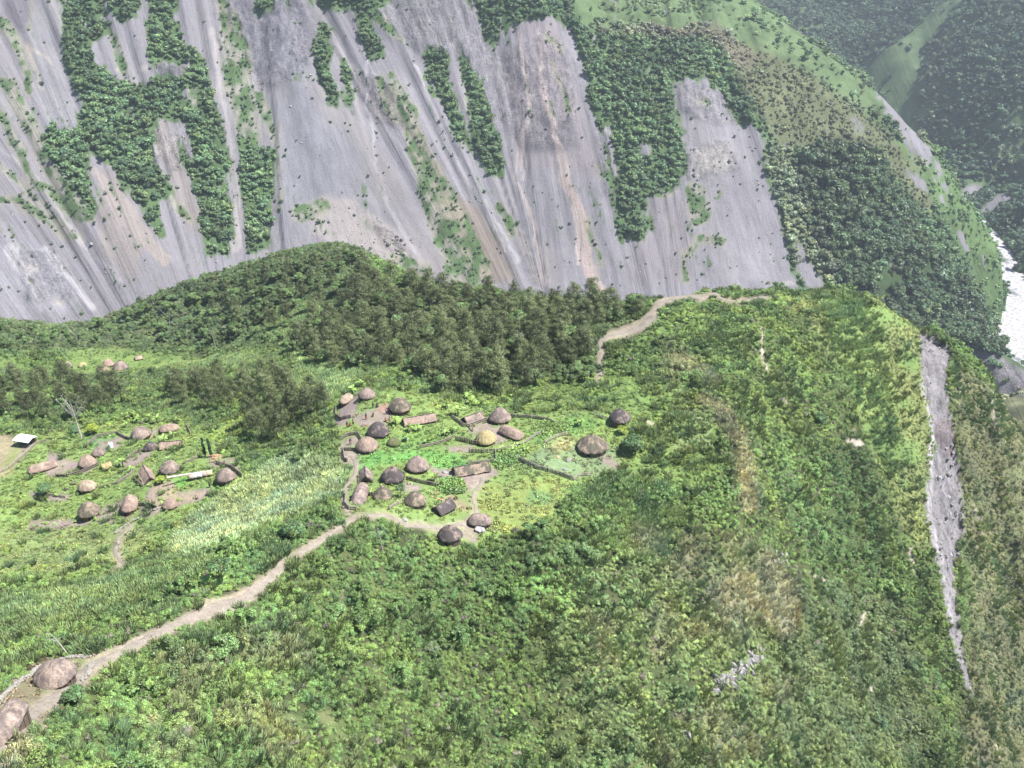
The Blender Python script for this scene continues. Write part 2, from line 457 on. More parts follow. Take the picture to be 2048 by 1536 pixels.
def look(m, px, py, warp=0, seed=0, wl=25.0):
    if warp:
        ox = warp * fbm(px / wl, py / wl, seed, 3); oy = warp * fbm(px / wl, py / wl, seed + 77, 3)
        px = px + ox; py = py + oy
    fx = np.clip((px - LX0) / LS - .5, 0, LW - 1.01); fy = np.clip((py - LY0) / LS - .5, 0, LH - 1.01)
    ix = fx.astype(int); iy = fy.astype(int); fx = fx - ix; fy = fy - iy
    if m.ndim == 3: fx = fx[..., None]; fy = fy[..., None]
    return (m[iy, ix] * (1 - fx) + m[iy, ix + 1] * fx) * (1 - fy) + (m[iy + 1, ix] * (1 - fx) + m[iy + 1, ix + 1] * fx) * fy
HAZE_D = 0.000095
def mix3(base, m, col, k=1.0):
    m = np.clip(m * k, 0, 1)[..., None]
    return base * (1 - m) + np.array(col) * m

# --- far side: where the landslides left green cover
veg = lmap()
V = [
 [(130,-20),(195,-20),(215,45),(235,70),(200,75),(187,95),(190,125),(222,150),(228,162),(290,168),(300,150),(287,112),(300,90),(300,-20),(365,-20),(350,40),(365,60),(390,100),(420,130),(430,170),(440,210),(455,260),(468,310),(475,350),(475,400),(468,450),(458,515),(410,515),(402,470),(396,445),(408,430),(390,395),(375,345),(362,295),(362,270),(340,248),(322,236),(312,265),(308,300),(315,330),(330,345),(342,370),(350,390),(335,398),(312,400),(322,425),(330,470),(325,485),(308,470),(290,430),(275,420),(262,390),(245,370),(235,340),(215,330),(195,318),(178,322),(180,360),(192,420),(196,432),(185,428),(165,402),(140,370),(112,335),(95,310),(85,290),(97,258),(112,245),(118,262),(150,262),(160,250),(158,232),(172,210),(150,180),(135,150),(128,110),(130,60)],
 [(200,-20),(290,-20),(280,20),(270,45),(240,50),(215,20)],
 [(640,75),(650,30),(668,60),(664,100),(658,130),(664,165),(674,190),(668,222),(650,205),(634,168),(624,130),(622,95)],
 [(683,112),(700,120),(707,150),(700,210),(688,200),(684,160)],
 [(698,-20),(740,-20),(742,50),(768,85),(774,118),(738,122),(724,92),(718,60)],
 [(842,92),(875,95),(895,105),(905,140),(915,180),(922,220),(932,262),(938,295),(922,298),(903,262),(880,212),(862,182),(850,150),(840,112)],
 [(927,112),(942,112),(957,150),(972,182),(983,225),(998,272),(1008,310),(1014,355),(1000,364),(974,352),(953,322),(943,290),(938,250),(930,200),(926,160)],
 [(933,-20),(1113,-20),(1118,30),(1100,42),(1058,45),(1030,57),(1010,52),(988,97),(974,90),(962,60),(945,35)],
 [(600,-20),(790,-20),(770,12),(700,20),(640,16)],
 [(500,-20),(560,-20),(552,18),(520,40),(505,20)],
 [(480,270),(545,300),(548,400),(552,450),(540,500),(500,505),(480,490),(500,440),(488,380),(478,330)],
 [(1240,478),(1150,80),(1160,62),(1200,55),(1420,-60),(2500,-60),(2500,900),(1560,900),(1620,600),(1590,560),(1572,500),(1560,440),(1545,390),(1522,330),(1502,272),(1476,240),(1440,190),(1400,155),(1352,168),(1340,150),(1345,180),(1360,230),(1366,280),(1376,312),(1366,345),(1352,385),(1330,388),(1290,400),(1308,450),(1288,478)],
]
for q in V: veg = np.maximum(veg, m_poly(q, 0))
for q in [[(1110,-20),(1600,-20),(1600,90),(1420,110),(1160,80),(1118,40)]]: veg = np.maximum(veg, m_poly(q, 0))
SPARSE = lmap()
for q in [[(-10,150,20),(20,175,28),(42,215,30),(66,262,30),(90,300,46),(112,345,40),(150,400,32),(178,436,24)], [(-10,395,14),(40,405,22),(90,440,24),(140,474,20)],
          [(50,360,20),(90,375,24),(120,400,20),(160,440,20)],
          [(2,40,20),(30,80,24),(52,130,26),(60,180,16)], [(60,0,6),(60,60,10)],
          [(436,-10,20),(462,40,40),(470,110,60),(478,170,60),(492,225,50),(500,290,40)],
          [(515,170,20),(530,220,22),(545,280,14)],
          [(0,215,16),(30,290,24),(60,350,20)], [(0,330,10),(70,400,16),(130,450,12)], [(225,70,20),(240,120,24),(260,160,16)], [(560,250,6),(556,330,8),(560,420,12)], [(760,150,14),(770,200,20),(790,240,16)], [(1000,20,20),(1040,40,12)], [(380,160,20),(400,230,26),(420,300,20)], [(300,330,26),(350,400,24),(380,440,20)], [(1290,390,16),(1340,385,16)], [(1090,70,10),(1120,100,14)], [(700,0,20),(760,40,26),(800,80,14)], [(790,520,30),(850,540,30)],
          [(785,150,22),(800,190,30),(815,225,36),(826,262,36),(840,310,48),(858,345,60),(872,385,70),(890,430,80),(912,480,90),(935,535,90)],
          [(1105,122,10),(1122,165,12),(1140,225,12)], [(1000,410,16),(1022,450,24),(1026,470,14)],
          [(1236,320,26),(1255,370,40)], [(1390,385,40),(1400,430,44)], [(1395,205,12),(1412,208,16)], [(1375,510,20),(1400,480,20),(1440,480,26)], [(1365,500,8),(1370,560,16)],
          [(1430,400,8),(1436,380,10)], [(1195,330,8),(1210,352,10)], [(1175,440,14),(1185,480,10),(1200,530,14)], [(600,430,40),(650,410,34)], [(355,130,6),(420,170,10)], [(1455,205,10),(1475,235,12)]]:
    SPARSE = np.maximum(SPARSE, m_line(q, 1))
for q in [[(268,100),(292,112),(302,140),(332,155),(300,165),(292,202),(284,150),(262,130)], [(300,127),(385,133),(376,156),(320,153)], [(362,176),(400,180),(396,212),(416,250),(398,236),(374,200)],
          [(330,246),(350,240),(372,255),(384,292),(402,330),(386,322),(362,290),(340,272)], [(230,60),(262,90),(240,130),(225,90)], [(140,150),(150,250),(138,250),(128,180)],
          [(1283,288),(1303,288),(1303,306),(1283,306)], [(1232,470),(1240,330),(1225,300),(1222,260),(1200,255),(1205,300),(1230,360)]]:
    m = m_poly(q, 0); veg *= 1 - m
for q in [[(420,40,10),(428,120,14),(440,190,16),(452,240,16),(464,300,16),(474,360,18),(478,420,18),(474,500,22)], [(395,-10,40),(418,50,26),(430,90,12)], [(505,100,8),(520,180,10)],
          [(905,100,12),(925,170,9),(932,230,10),(938,290,8),(955,345,8)], [(1500,260,14),(1545,330,8)], [(285,120,8),(245,170,8),(232,160,8)], [(460,340,7),(470,420,7)]]:
    m = m_line(q, 0); veg *= 1 - m; SPARSE *= 1 - m
FV = np.clip(veg + 0.0, 0, 1)
BARE = lmap()
for q in [[(1755,190,8),(1775,215,16),(1795,245,22),(1820,280,26),(1848,312,22),(1862,322,8)], [(1865,335,8),(1880,370,14),(1888,410,12)], [(1808,335,10),(1830,365,18),(1850,385,12)],
          [(1908,450,8),(1925,480,14),(1935,510,8)], [(1700,225,12),(1720,270,16)], [(1930,385,18),(1955,378,22)], [(1965,425,10),(2000,400,26),(2018,395,14)], [(1465,120,6),(1440,100,8),(1420,50,10)],
          [(1605,540,26),(1640,575,22)], [(1600,500,12),(1610,560,20)], [(1210,0,6),(1234,-10,6)], [(1168,-20,8),(1172,48,6)], [(1228,-10,8),(1232,30,4)]]:
    BARE = np.maximum(BARE, m_line(q, 1))

# far ground colours
SCREE = (0.36, 0.345, 0.375)
fcol = lmap((3,)); fcol[:] = SCREE
fcol = mix3(fcol, m_poly([(60,0),(130,0),(170,200),(150,260),(100,250),(60,120)], 4), (0.37,0.36,0.385))
fcol = mix3(fcol, m_poly([(540,60),(640,60),(760,330),(820,460),(560,470)], 6), (0.36,0.355,0.39))
for q, cc in [([(190,330),(245,360),(300,480),(260,560),(200,500)], (0.41,0.37,0.36)), ([(640,395),(700,395),(740,430),(790,470),(830,530),(700,510),(620,470)], (0.52,0.47,0.45)),
              ([(0,440),(60,470),(170,590),(100,640),(0,600)], (0.42,0.41,0.45)), ([(1045,40),(1110,40),(1180,250),(1200,350),(1040,330),(1010,150)], (0.38,0.34,0.36)),
              ([(1350,160),(1480,240),(1530,380),(1560,560),(1440,560),(1380,330)], (0.42,0.40,0.43)), ([(430,0),(620,0),(640,80),(560,180),(480,120)], (0.30,0.29,0.33)),
              ([(1050,220),(1150,240),(1160,300),(1060,310)], (0.27,0.255,0.28)), ([(300,127),(385,133),(376,156),(320,153)], (0.22,0.21,0.235)), ([(690,130),(800,180),(820,260),(740,240)], (0.28,0.26,0.275)), ([(0,0),(70,0),(60,60),(0,70)], (0.24,0.22,0.25)),
              ([(880,380),(960,420),(1040,560),(960,560),(900,470)], (0.33,0.27,0.24)), ([(800,200),(880,330),(930,440),(890,440),(830,330)], (0.34,0.29,0.27)),
              ([(1385,300),(1460,290),(1475,330),(1380,355)], (0.58,0.54,0.52)), ([(1290,400),(1380,400),(1380,560),(1250,560)], (0.36,0.33,0.35)), ([(300,250),(330,235),(420,460),(380,460)], (0.40,0.36,0.35)),
              ([(170,115),(75,30),(80,20)], (0.44,0.43,0.4))]:
    fcol = mix3(fcol, m_poly(q, 5), cc, 0.9)
for q, cc in [([(1040,60,5),(1045,120,7),(1062,190,6),(1046,270,9),(1050,360,5)], (0.58,0.50,0.47)), ([(1075,60,4),(1090,200,8),(1112,270,12),(1130,340,20),(1150,430,16),(1158,530,7)], (0.60,0.51,0.48)),
              ([(1130,360,16),(1165,440,14),(1175,520,20),(1195,580,30)], (0.55,0.45,0.42)), ([(1040,280,4),(1035,360,5),(1060,420,7),(1078,500,8),(1085,570,8)], (0.52,0.45,0.43)),
              ([(830,130,4),(870,230,6),(905,310,6),(950,380,6),(985,440,6),(1010,500,6)], (0.54,0.51,0.52)), ([(720,40,5),(740,250,6),(765,390,7),(800,460,7),(860,540,6)], (0.50,0.48,0.51)),
              ([(920,320,4),(960,390,5),(1000,450,5),(1040,520,5)], (0.50,0.48,0.5)), ([(80,180,6),(60,90,10),(100,130,4)], (0.46,0.42,0.38)), ([(0,290,6),(70,350,7),(110,420,6),(180,500,6),(240,560,7)], (0.46,0.44,0.45)),
              ([(100,330,6),(150,430,10),(170,480,10)], (0.5,0.47,0.45)), ([(20,500,26),(50,560,20),(80,620,10)], (0.53,0.51,0.55)), ([(90,500,14),(140,560,12),(190,620,10)], (0.56,0.54,0.57)),
              ([(190,340,20),(250,430,40),(330,520,20)], (0.42,0.37,0.35)), ([(1190,265,8),(1215,262,16),(1222,330,20),(1228,390,10)], (0.38,0.36,0.39)),
              ([(425,60,14),(440,190,10),(464,300,12),(476,400,12),(474,500,20)], (0.45,0.42,0.42)), ([(640,0,10),(690,100,10),(720,240,10),(760,380,10)], (0.42,0.40,0.42)), ([(905,40,8),(925,160,7),(938,290,6)], (0.44,0.41,0.41))]:
    fcol = mix3(fcol, m_line(q, 0), np.array(cc) * 1.12, 1.0)
for (x, y, r) in [(330,300,18),(345,280,14),(195,60,10),(235,140,10),(285,135,10),(170,170,8),(1440,330,20),(1400,340,16),(1390,300,10),(60,540,16),(120,600,14),(1580,565,9)]:
    fcol = mix3(fcol, m_blob(x, y, r, r * 0.6), (0.62,0.58,0.54), 0.7)
fcol = fcol * np.array([0.462, 0.462, 0.468])
# green and brown zones under the far vegetation
gcolF = lmap((3,)); gcolF[:] = (0.085, 0.135, 0.06)
gcolF = mix3(gcolF, m_poly([(1110,-100),(1620,-100),(1640,90),(1760,190),(1740,230),(1600,140),(1440,70),(1300,62),(1160,62)], 4), (0.115, 0.165, 0.080))
gcolF = mix3(gcolF, m_poly([(1440,80),(1560,110),(1700,200),(1800,290),(1880,420),(1840,420),(1740,300),(1650,300),(1560,300),(1500,200)], 5), (0.125, 0.14, 0.078))
gcolF = mix3(gcolF, m_poly([(1360,55),(1440,50),(1520,120),(1480,140),(1430,90),(1360,80),(1200,70),(1200,60)], 3), (0.17, 0.15, 0.11), 0.7)
gcolF = mix3(gcolF, m_poly([(1520,300),(1600,300),(1620,450),(1680,560),(1650,600),(1590,540),(1560,440)], 5), (0.13, 0.16, 0.09))
gcolF = mix3(gcolF, m_poly([(1760,200),(1800,300),(1860,390),(1960,560),(1990,640),(2011,585),(1990,480),(1900,340),(1820,260)], 3), (0.11, 0.17, 0.07))
gcolF = mix3(gcolF, m_poly([(1720,130),(1790,85),(1900,-10),(1960,-30),(1880,60),(1860,150),(1820,230),(1790,290),(1740,200)], 3), (0.10, 0.145, 0.075))
gcolF = mix3(gcolF, m_line([(1880,80,30),(1860,200,26),(1830,330,30)], 4), (0.14, 0.17, 0.09))
gcolF = mix3(gcolF, m_line([(2060,230,70),(2000,330,60)], 6), (0.12, 0.16, 0.08))
gcolF = mix3(gcolF, m_poly([(1960,790),(2060,770),(2200,800),(2200,1000),(1980,1000)], 2), (0.20, 0.21, 0.12))
FOREST = m_poly([(1610,300),(1690,265),(1760,300),(1800,400),(1850,500),(1930,560),(1990,640),(2000,710),(1900,700),(1760,620),(1640,540),(1615,450),(1590,380)], 3)
BACKF = np.clip(1 - m_poly([(1720,130),(1790,85),(1900,-10),(1960,-30),(1880,60),(1840,110),(1840,190),(1830,330),(1790,290),(1740,200)], 2), 0, 1)

# --- near side
def zline(q, s=0): return m_line(q, s)
gcolN = lmap((3,)); gcolN[:] = (0.045, 0.056, 0.026)  # dark base: shade in the gaps between shrubs painted into the ground
VILL = m_poly([(655,830),(690,775),(770,772),(860,790),(960,812),(1060,828),(1180,815),(1262,845),(1262,900),(1235,952),(1150,968),(1140,1010),(1080,1050),(1000,1075),(965,1095),(870,1100),(850,1060),(780,1036),(690,1028),(676,960),(680,900)], 3)
LEFTV = m_poly([(-40,885),(60,868),(180,850),(300,835),(380,840),(430,880),(490,930),(495,965),(430,1005),(360,1050),(320,1090),(240,1130),(100,1160),(-40,1150)], 4)
MIDG = m_poly([(250,860),(470,830),(700,800),(700,860),(640,880),(560,905),(480,925),(430,880)], 5)
YARD = m_poly([(-60,1440),(-10,1400),(40,1350),(85,1318),(150,1305),(215,1310),(200,1350),(150,1395),(110,1430),(60,1470),(20,1540),(-80,1600)], 2)
RIM = m_poly([(1040,770),(1200,745),(1330,770),(1400,800),(1440,860),(1440,960),(1330,980),(1260,950),(1262,850),(1180,815),(1060,820)], 5)
BACKG = m_poly([(560,790),(640,760),(760,745),(880,785),(1040,785),(1060,820),(960,815),(860,790),(770,770),(680,780),(600,830)], 4)
UPG = m_poly([(0,690),(120,700),(200,690),(420,720),(560,730),(560,690),(640,700),(700,740),(560,770),(440,760),(250,770),(100,745),(0,740)], 4)
gcolN = mix3(gcolN, np.clip(VILL + LEFTV + MIDG, 0, 1), (0.135, 0.205, 0.062))
gcolN = mix3(gcolN, np.clip(RIM + BACKG + UPG, 0, 1), (0.125, 0.19, 0.055), 0.9)
for q, cc in [([(690,925),(760,905),(900,900),(945,925),(930,945),(880,940),(840,920),(760,930),(720,950)], (0.10,0.235,0.06)), ([(1045,925),(1090,890),(1150,885),(1240,900),(1235,948),(1150,958)], (0.135,0.195,0.10)),
              ([(1080,880),(1130,865),(1155,880),(1150,900),(1110,905)], (0.20,0.22,0.10)), ([(960,965),(1130,962),(1110,1030),(1040,1075),(970,1060),(950,1010)], (0.165,0.215,0.065)),
              ([(1060,980),(1110,985),(1100,1010),(1050,1010)], (0.11,0.19,0.07)), ([(1050,870),(1100,845),(1180,830),(1210,850),(1130,870),(1080,890)], (0.105,0.20,0.055)),
              ([(750,870),(850,860),(900,880),(860,905),(780,905)], (0.11,0.20,0.055)), ([(1340,770),(1420,800),(1430,900),(1350,900)], (0.14,0.19,0.085)),
              ([(160,900),(180,872),(232,870),(236,885),(225,895),(190,900)], (0.095,0.205,0.075)), ([(345,960),(375,955),(380,968),(350,982)], (0.10,0.27,0.05)), ([(0,1050),(300,1060),(300,1120),(60,1150),(0,1150)], (0.15,0.20,0.075)),
              ([(380,980),(430,960),(500,960),(440,1000),(400,1020)], (0.12,0.22,0.06))]:
    gcolN = mix3(gcolN, m_poly(q, 2), cc, 0.9)
DIRT = lmap()
DIRT_Q = [[(690,880),(716,868),(724,885),(690,892)], [(682,902),(720,905),(712,922),(690,925)], [(668,920),(690,915),(700,935),(680,930)], [(935,862),(975,845),(990,855),(950,872)], [(890,890),(950,890),(950,902),(900,903)],
          [(965,855),(1000,852),(1010,880),(990,890)], [(850,930),(900,940),(920,950),(985,935),(1000,945),(930,985),(915,960),(870,950)], [(930,1030),(960,1055),(950,1085),(915,1075),(925,1050)],
          [(800,965),(845,970),(840,985),(800,978)], [(690,800),(720,790),(712,825),(690,850),(670,850)], [(700,835),(760,812),(790,815),(770,850),(720,850)],
          [(300,975),(345,965),(352,985),(420,975),(425,990),(360,1012),(305,1030),(285,1010)], [(180,1035),(230,1005),(262,995),(258,1035),(200,1048)], [(240,925),(280,905),(312,895),(300,915),(260,935)],
          [(275,1015),(300,1012),(305,1030),(280,1030)], [(0,888),(60,895),(200,905)][:0] or [(0,885),(0,884.9),(0.1,884)], [(195,885),(235,875),(255,870),(235,895),(210,900)], [(380,1110),(300,1140),(310,1130)],
          [(-20,940),(30,915),(60,880),(70,885),(40,925),(-20,965)], [(100,905),(190,935),(180,945),(90,950)], [(425,905),(470,920),(485,955),(465,935),(420,930)], [(60,1040),(180,1040),(180,1052),(60,1055)], [(300,860),(318,852),(318,870),(300,875)], [(60,990),(140,990),(130,1000),(70,1000)],
          [(1200,905),(1240,930),(1235,945),(1205,925)], [(1225,955),(1265,935),(1270,945),(1235,965)]]
for q in DIRT_Q: DIRT = np.maximum(DIRT, m_poly(q, 1))
gcolN = mix3(gcolN, DIRT, (0.265, 0.215, 0.195), 0.95)
gcolN = mix3(gcolN, m_poly([(305,975),(345,965),(355,990),(420,980),(380,1000),(305,1025)], 2), (0.30, 0.25, 0.17), 0.9)
gcolN = mix3(gcolN, m_poly([(875,1000),(905,988),(935,1005),(945,1022),(915,1015)], 2), (0.24, 0.175, 0.135), 0.7)
gcolN = mix3(gcolN, m_poly([(750,812),(775,808),(780,822),(755,826)], 1), (0.30, 0.19, 0.14), 0.8)
CLEAR = m_poly([(-60,868),(20,868),(38,885),(42,915),(20,945),(-60,975)], 2)
gcolN = mix3(gcolN, CLEAR, (0.30, 0.265, 0.165), 0.95)
gcolN = mix3(gcolN, m_poly([(20,900),(40,895),(40,920),(10,950),(0,945)], 2), (0.20, 0.25, 0.09), 0.8)
gcolN = mix3(gcolN, YARD, (0.25, 0.225, 0.14), 0.8)
gcolN = mix3(gcolN, m_poly([(85,1345),(165,1315),(195,1320),(180,1350),(130,1400),(80,1400)], 2), (0.16, 0.20, 0.08), 0.9)
gcolN = mix3(gcolN, m_poly([(-60,1500),(60,1440),(110,1450),(70,1500),(60,1560),(-60,1600)], 2), (0.33, 0.26, 0.21), 0.8)
STRIP = m_poly([(1838,662),(1872,668),(1905,700),(1893,740),(1897,800),(1908,860),(1917,920),(1922,980),(1928,1060),(1917,1110),(1907,1170),(1918,1230),(1926,1290),(1950,1400),(1930,1370),(1898,1262),(1884,1170),(1865,1090),(1850,1010),(1856,960),(1872,900),(1860,830),(1845,760)], 0)
SLOPEG = m_poly([(1640,590),(1700,585),(1760,640),(1790,800),(1800,950),(1770,960),(1730,850),(1690,760),(1650,680)], 6)
SLOPEG2 = m_poly([(1560,590),(1800,600),(1850,660),(1860,820),(1850,1000),(1860,1100),(1820,1100),(1780,1000),(1700,760),(1600,640)], 8)
gcolN = mix3(gcolN, SLOPEG2, (0.15, 0.185, 0.07), 0.9)
gcolN = mix3(gcolN, SLOPEG, (0.18, 0.27, 0.085), 0.8)
gcolN = mix3(gcolN, m_poly([(1900,720),(2100,860),(2448,1200),(2448,1936),(1960,1936),(1930,1500),(1940,1200),(1920,900)], 6), (0.12, 0.125, 0.07), 0.9)
DRY = np.clip(m_line([(1405,800,20),(1450,835,30),(1482,890,36),(1490,950,40),(1500,1010,34)], 4) + m_line([(1530,1120,40),(1560,1180,70),(1570,1250,60),(1480,1150,30)], 6) + 0.8 * m_blob(1470,1200,60,80) + 0.7 * m_blob(1350,740,30) + 0.6 * m_line([(1330,690,20),(1420,760,30)], 4) + 0.7 * m_blob(1290,1080,40,30) + 0.6 * m_blob(1370,1130,50,30) + 0.8 * m_blob(40,1510,40) + 0.5 * m_blob(500,1300,50,30) + 0.7 * m_blob(305,1445,16) + 0.45 * m_poly([(1180,1000),(1330,960),(1500,1060),(1620,1200),(1560,1536),(1150,1536),(1100,1250)], 12) * smooth(0.0, 0.35, fbm(GXX / 60, GYY / 60, 8, 3)) + 0.35 * m_poly([(300,1270),(600,1230),(760,1380),(700,1536),(300,1536)], 12) * smooth(0.0, 0.35, fbm(GXX / 60, GYY / 60, 18, 3)), 0, 1)
gcolN = mix3(gcolN, DRY, (0.215, 0.205, 0.125), 0.85)
gcolN = mix3(gcolN, STRIP, (0.205, 0.20, 0.20), 1)
gcolN = mix3(gcolN, STRIP * m_poly([(1875,830),(1925,840),(1925,900),(1895,905),(1870,860)], 1), (0.17, 0.15, 0.15), 1)
gcolN = mix3(gcolN, m_line([(1846,760,5),(1862,850,9),(1864,900,10),(1862,970,12),(1862,1030,11),(1880,1100,14),(1893,1170,12),(1905,1240,8)], 0) * (0.85 + 0.4 * fbm(GXX / 9, GYY / 9, 3, 2)), (0.32, 0.315, 0.31), 1)
RAVINES = [[(1516,622,5),(1522,660,8),(1526,700,7),(1534,745,6)], [(1560,790,5),(1574,810,5)], [(1622,1008,5),(1612,1030,4),(1602,1052,5)], [(1738,1195,6),(1734,1215,6),(1722,1245,8),(1718,1270,6)], [(1620,1145,5),(1662,1168,6)],
           [(1945,1010,4),(1962,1040,7),(1968,1070,5)], [(1985,780,4),(1988,860,6)], [(1735,1350,5),(1745,1385,6)], [(1995,1490,8),(2000,1520,8)], [(690,1180,4),(680,1215,6)], [(1295,845,6),(1310,850,6)], [(1700,885,10),(1725,890,10)], [(1822,1100,8),(1828,1150,8)]]
RAV = lmap()
for q in RAVINES: RAV = np.maximum(RAV, m_line(q, 0))
gcolN = mix3(gcolN, RAV, (0.36, 0.32, 0.26), 0.9)

gcolN = gcolN * np.where((DIRT + YARD + CLEAR + STRIP)[..., None] > 0.3, 0.80, 1.0)
PATHS = {  # (photo x, photo y, width in photo px)
 'ridge': [(-60,1530,70),(0,1490,60),(60,1430,34),(110,1395,30),(150,1368,30),(185,1330,34),(225,1312,34),(280,1284,26),(340,1255,26),(390,1232,30),(430,1218,44),(465,1205,40),(505,1185,30),(535,1160,26),(560,1135,24),(590,1112,22),(625,1092,18),(660,1068,14),(700,1042,14),(730,1034,13),(765,1030,12),(790,1036,12)],
 'yard': [(785,1035,11),(810,1048,11),(850,1054,11),(885,1056,12),(915,1050,16),(940,1046,16)],
 'field': [(940,1046,12),(952,1022,9),(946,1000,7),(948,985,7),(960,970,14),(965,955,16)],
 'lane': [(695,1026,12),(686,995,12),(690,975,14),(706,955,14),(712,935,12),(705,915,10),(690,905,14),(680,890,10)],
 'top': [(1192,765,10),(1202,742,11),(1197,722,11),(1203,708,11),(1198,695,13),(1205,682,16),(1224,670,20),(1256,663,24),(1285,650,26),(1303,633,24),(1310,618,16),(1328,603,24),(1350,596,14),(1375,592,14)],
 'crest': [(1375,592,10),(1400,598,14),(1428,586,12),(1445,598,8),(1470,604,7),(1500,599,7),(1540,594,5)],
 'west': [(262,1050,7),(235,1080,9),(232,1110,12),(250,1135,12),(215,1155,10),(185,1172,8)],
}
PM = lmap()
for q in PATHS.values(): PM = np.maximum(PM, m_line([(a, b, c * .75 + 6) for a, b, c in q], 2))
PMS = lmap()
for q in PATHS.values(): PMS = np.maximum(PMS, m_line([(a, b + 5, c + 12) for a, b, c in q], 1))
PMW = lmap()
for q in PATHS.values(): PMW = np.maximum(PMW, m_line([(a, b + 8, c + 34) for a, b, c in q], 2))
gcolN = mix3(gcolN, PM, (0.25, 0.22, 0.17), 0.9)
gcolN = mix3(gcolN, m_poly([(385,1218),(400,1195),(470,1190),(520,1160),(530,1170),(500,1200),(440,1225)], 1), (0.27, 0.24, 0.17), 0.8)

gcolN = gcolN * np.array([1.14, 1.10, 1.14])
OPEN = np.clip(VILL + 0.93 * LEFTV + YARD + CLEAR + STRIP * 1.2 + PM * 1.3 + RAV, 0, 1)
LAWN = smooth(0.02, 0.28, fbm(GXX / 70, GYY / 45, 61, 3)) * np.clip(0.25 + RIM + m_blob(1400,700,170,90) + SLOPEG + .7 * SLOPEG2 + m_blob(150,1200,260,80) + .6 * m_blob(450,1380,200,90), 0, 1) * (1 - np.clip(OPEN, 0, 1)) * (1 - STRIP)
LAWN *= 1 - m_poly([(-400,400),(760,400),(1300,560),(1300,660),(1180,760),(880,790),(560,700),(-400,740)], 5)
gcolN = mix3(gcolN, LAWN, (0.125, 0.195, 0.062), 0.9)
SHRUB = np.clip(1 - OPEN, 0, 1) * (1 - 0.85 * LAWN) * (1 - 0.45 * np.clip(MIDG + RIM + BACKG + UPG, 0, 1)) * (1 - 0.35 * SLOPEG2)
CANE = np.clip(m_poly([(340,1092),(372,1050),(470,975),(550,925),(600,905),(690,935),(690,985),(610,1025),(510,1062),(440,1096),(370,1112)], 3)
        + 0.30 * m_poly([(0,1200),(120,1180),(260,1150),(420,1110),(430,1150),(300,1200),(200,1240),(60,1260),(0,1250)], 6) + 0.6 * m_poly([(560,790),(600,740),(560,690),(580,680),(660,720),(720,745),(700,790),(600,830)], 4)
        + 0.5 * m_poly([(220,700),(330,690),(520,720),(500,745),(360,745),(230,725)], 4) + 0.5 * m_blob(600,640,80,40) + 0.3 * m_blob(1210,1300,70,70) + 0.35 * m_poly([(1180,960),(1330,950),(1380,1040),(1330,1130),(1200,1100)], 5) + 0.5*SLOPEG, 0, 1) * (1 - np.clip(PM * 1.5, 0, 1))
tintN = lmap((3,)); tintN[:] = (0.088, 0.148, 0.045)
tintN = mix3(tintN, m_poly([(720,1100),(900,1110),(1050,1080),(1150,1200),(1060,1320),(800,1300),(700,1180)], 8), (0.072, 0.130, 0.042), 0.8)
tintN = mix3(tintN, m_poly([(1200,640),(1330,610),(1640,590),(1620,700),(1700,900),(1640,1100),(1560,1100),(1500,900),(1400,780),(1240,730)], 8), (0.105, 0.165, 0.048), 0.9)
tintN = mix3(tintN, m_poly([(1560,850),(1700,900),(1760,1100),(1740,1300),(1600,1200),(1560,1000)], 8), (0.075, 0.135, 0.045), 0.9)
tintN = mix3(tintN, m_poly([(1900,720),(2100,860),(2448,1200),(2448,1936),(1930,1936),(1920,1500),(1940,1200)], 8), (0.092, 0.106, 0.055), 0.9)
tintN = mix3(tintN, SLOPEG2, (0.145, 0.180, 0.065), 0.8)
tintN = mix3(tintN, m_poly([(1040,1100),(1400,1120),(1550,1100),(1640,1300),(1560,1536),(1100,1536)], 10), (0.105, 0.150, 0.058), 0.7)
tintN = mix3(tintN, m_poly([(1540,1150),(1800,1200),(1900,1536),(1560,1536)], 10), (0.085, 0.125, 0.058), 0.8)
tintN = mix3(tintN, np.clip(MIDG + RIM + BACKG + LEFTV * .6, 0, 1), (0.125, 0.19, 0.05), 0.8)
tintN = mix3(tintN, m_blob(1250,1000,90,60) + m_blob(1090,1180,70,60), (0.10, 0.20, 0.055), 0.7)
tintN = mix3(tintN, DRY, (0.142, 0.155, 0.085), 0.8)
tintN = mix3(tintN, m_poly([(-100,560),(600,460),(760,480),(700,640),(560,700),(300,700),(-100,720)], 8), (0.058, 0.090, 0.040), 0.9)
tintN = mix3(tintN, m_poly([(740,560),(820,572),(960,600),(1150,612),(1300,618),(1300,640),(1210,675),(1185,715),(1130,745),(1020,782),(880,785),(790,735),(640,735),(580,705),(640,620)], 5), (0.055, 0.080, 0.035), 0.85)

FVB = blur(FV * (1 - BARE), 7)
def vegmap(px, py):                        # green cover on the far wall with ragged edges
    m = look(FVB, px, py, 12, 15, 40)
    return np.clip(m + 0.62 * fbm(fall(px, py) / 11, py / 75, 17, 3) + 0.34 * fbm(px / 6, py / 12, 18, 2), 0, 1)
# ------------------------------------------------------------------ terrain sheets
def set_kind(o, kind): o["kind"] = kind; return o

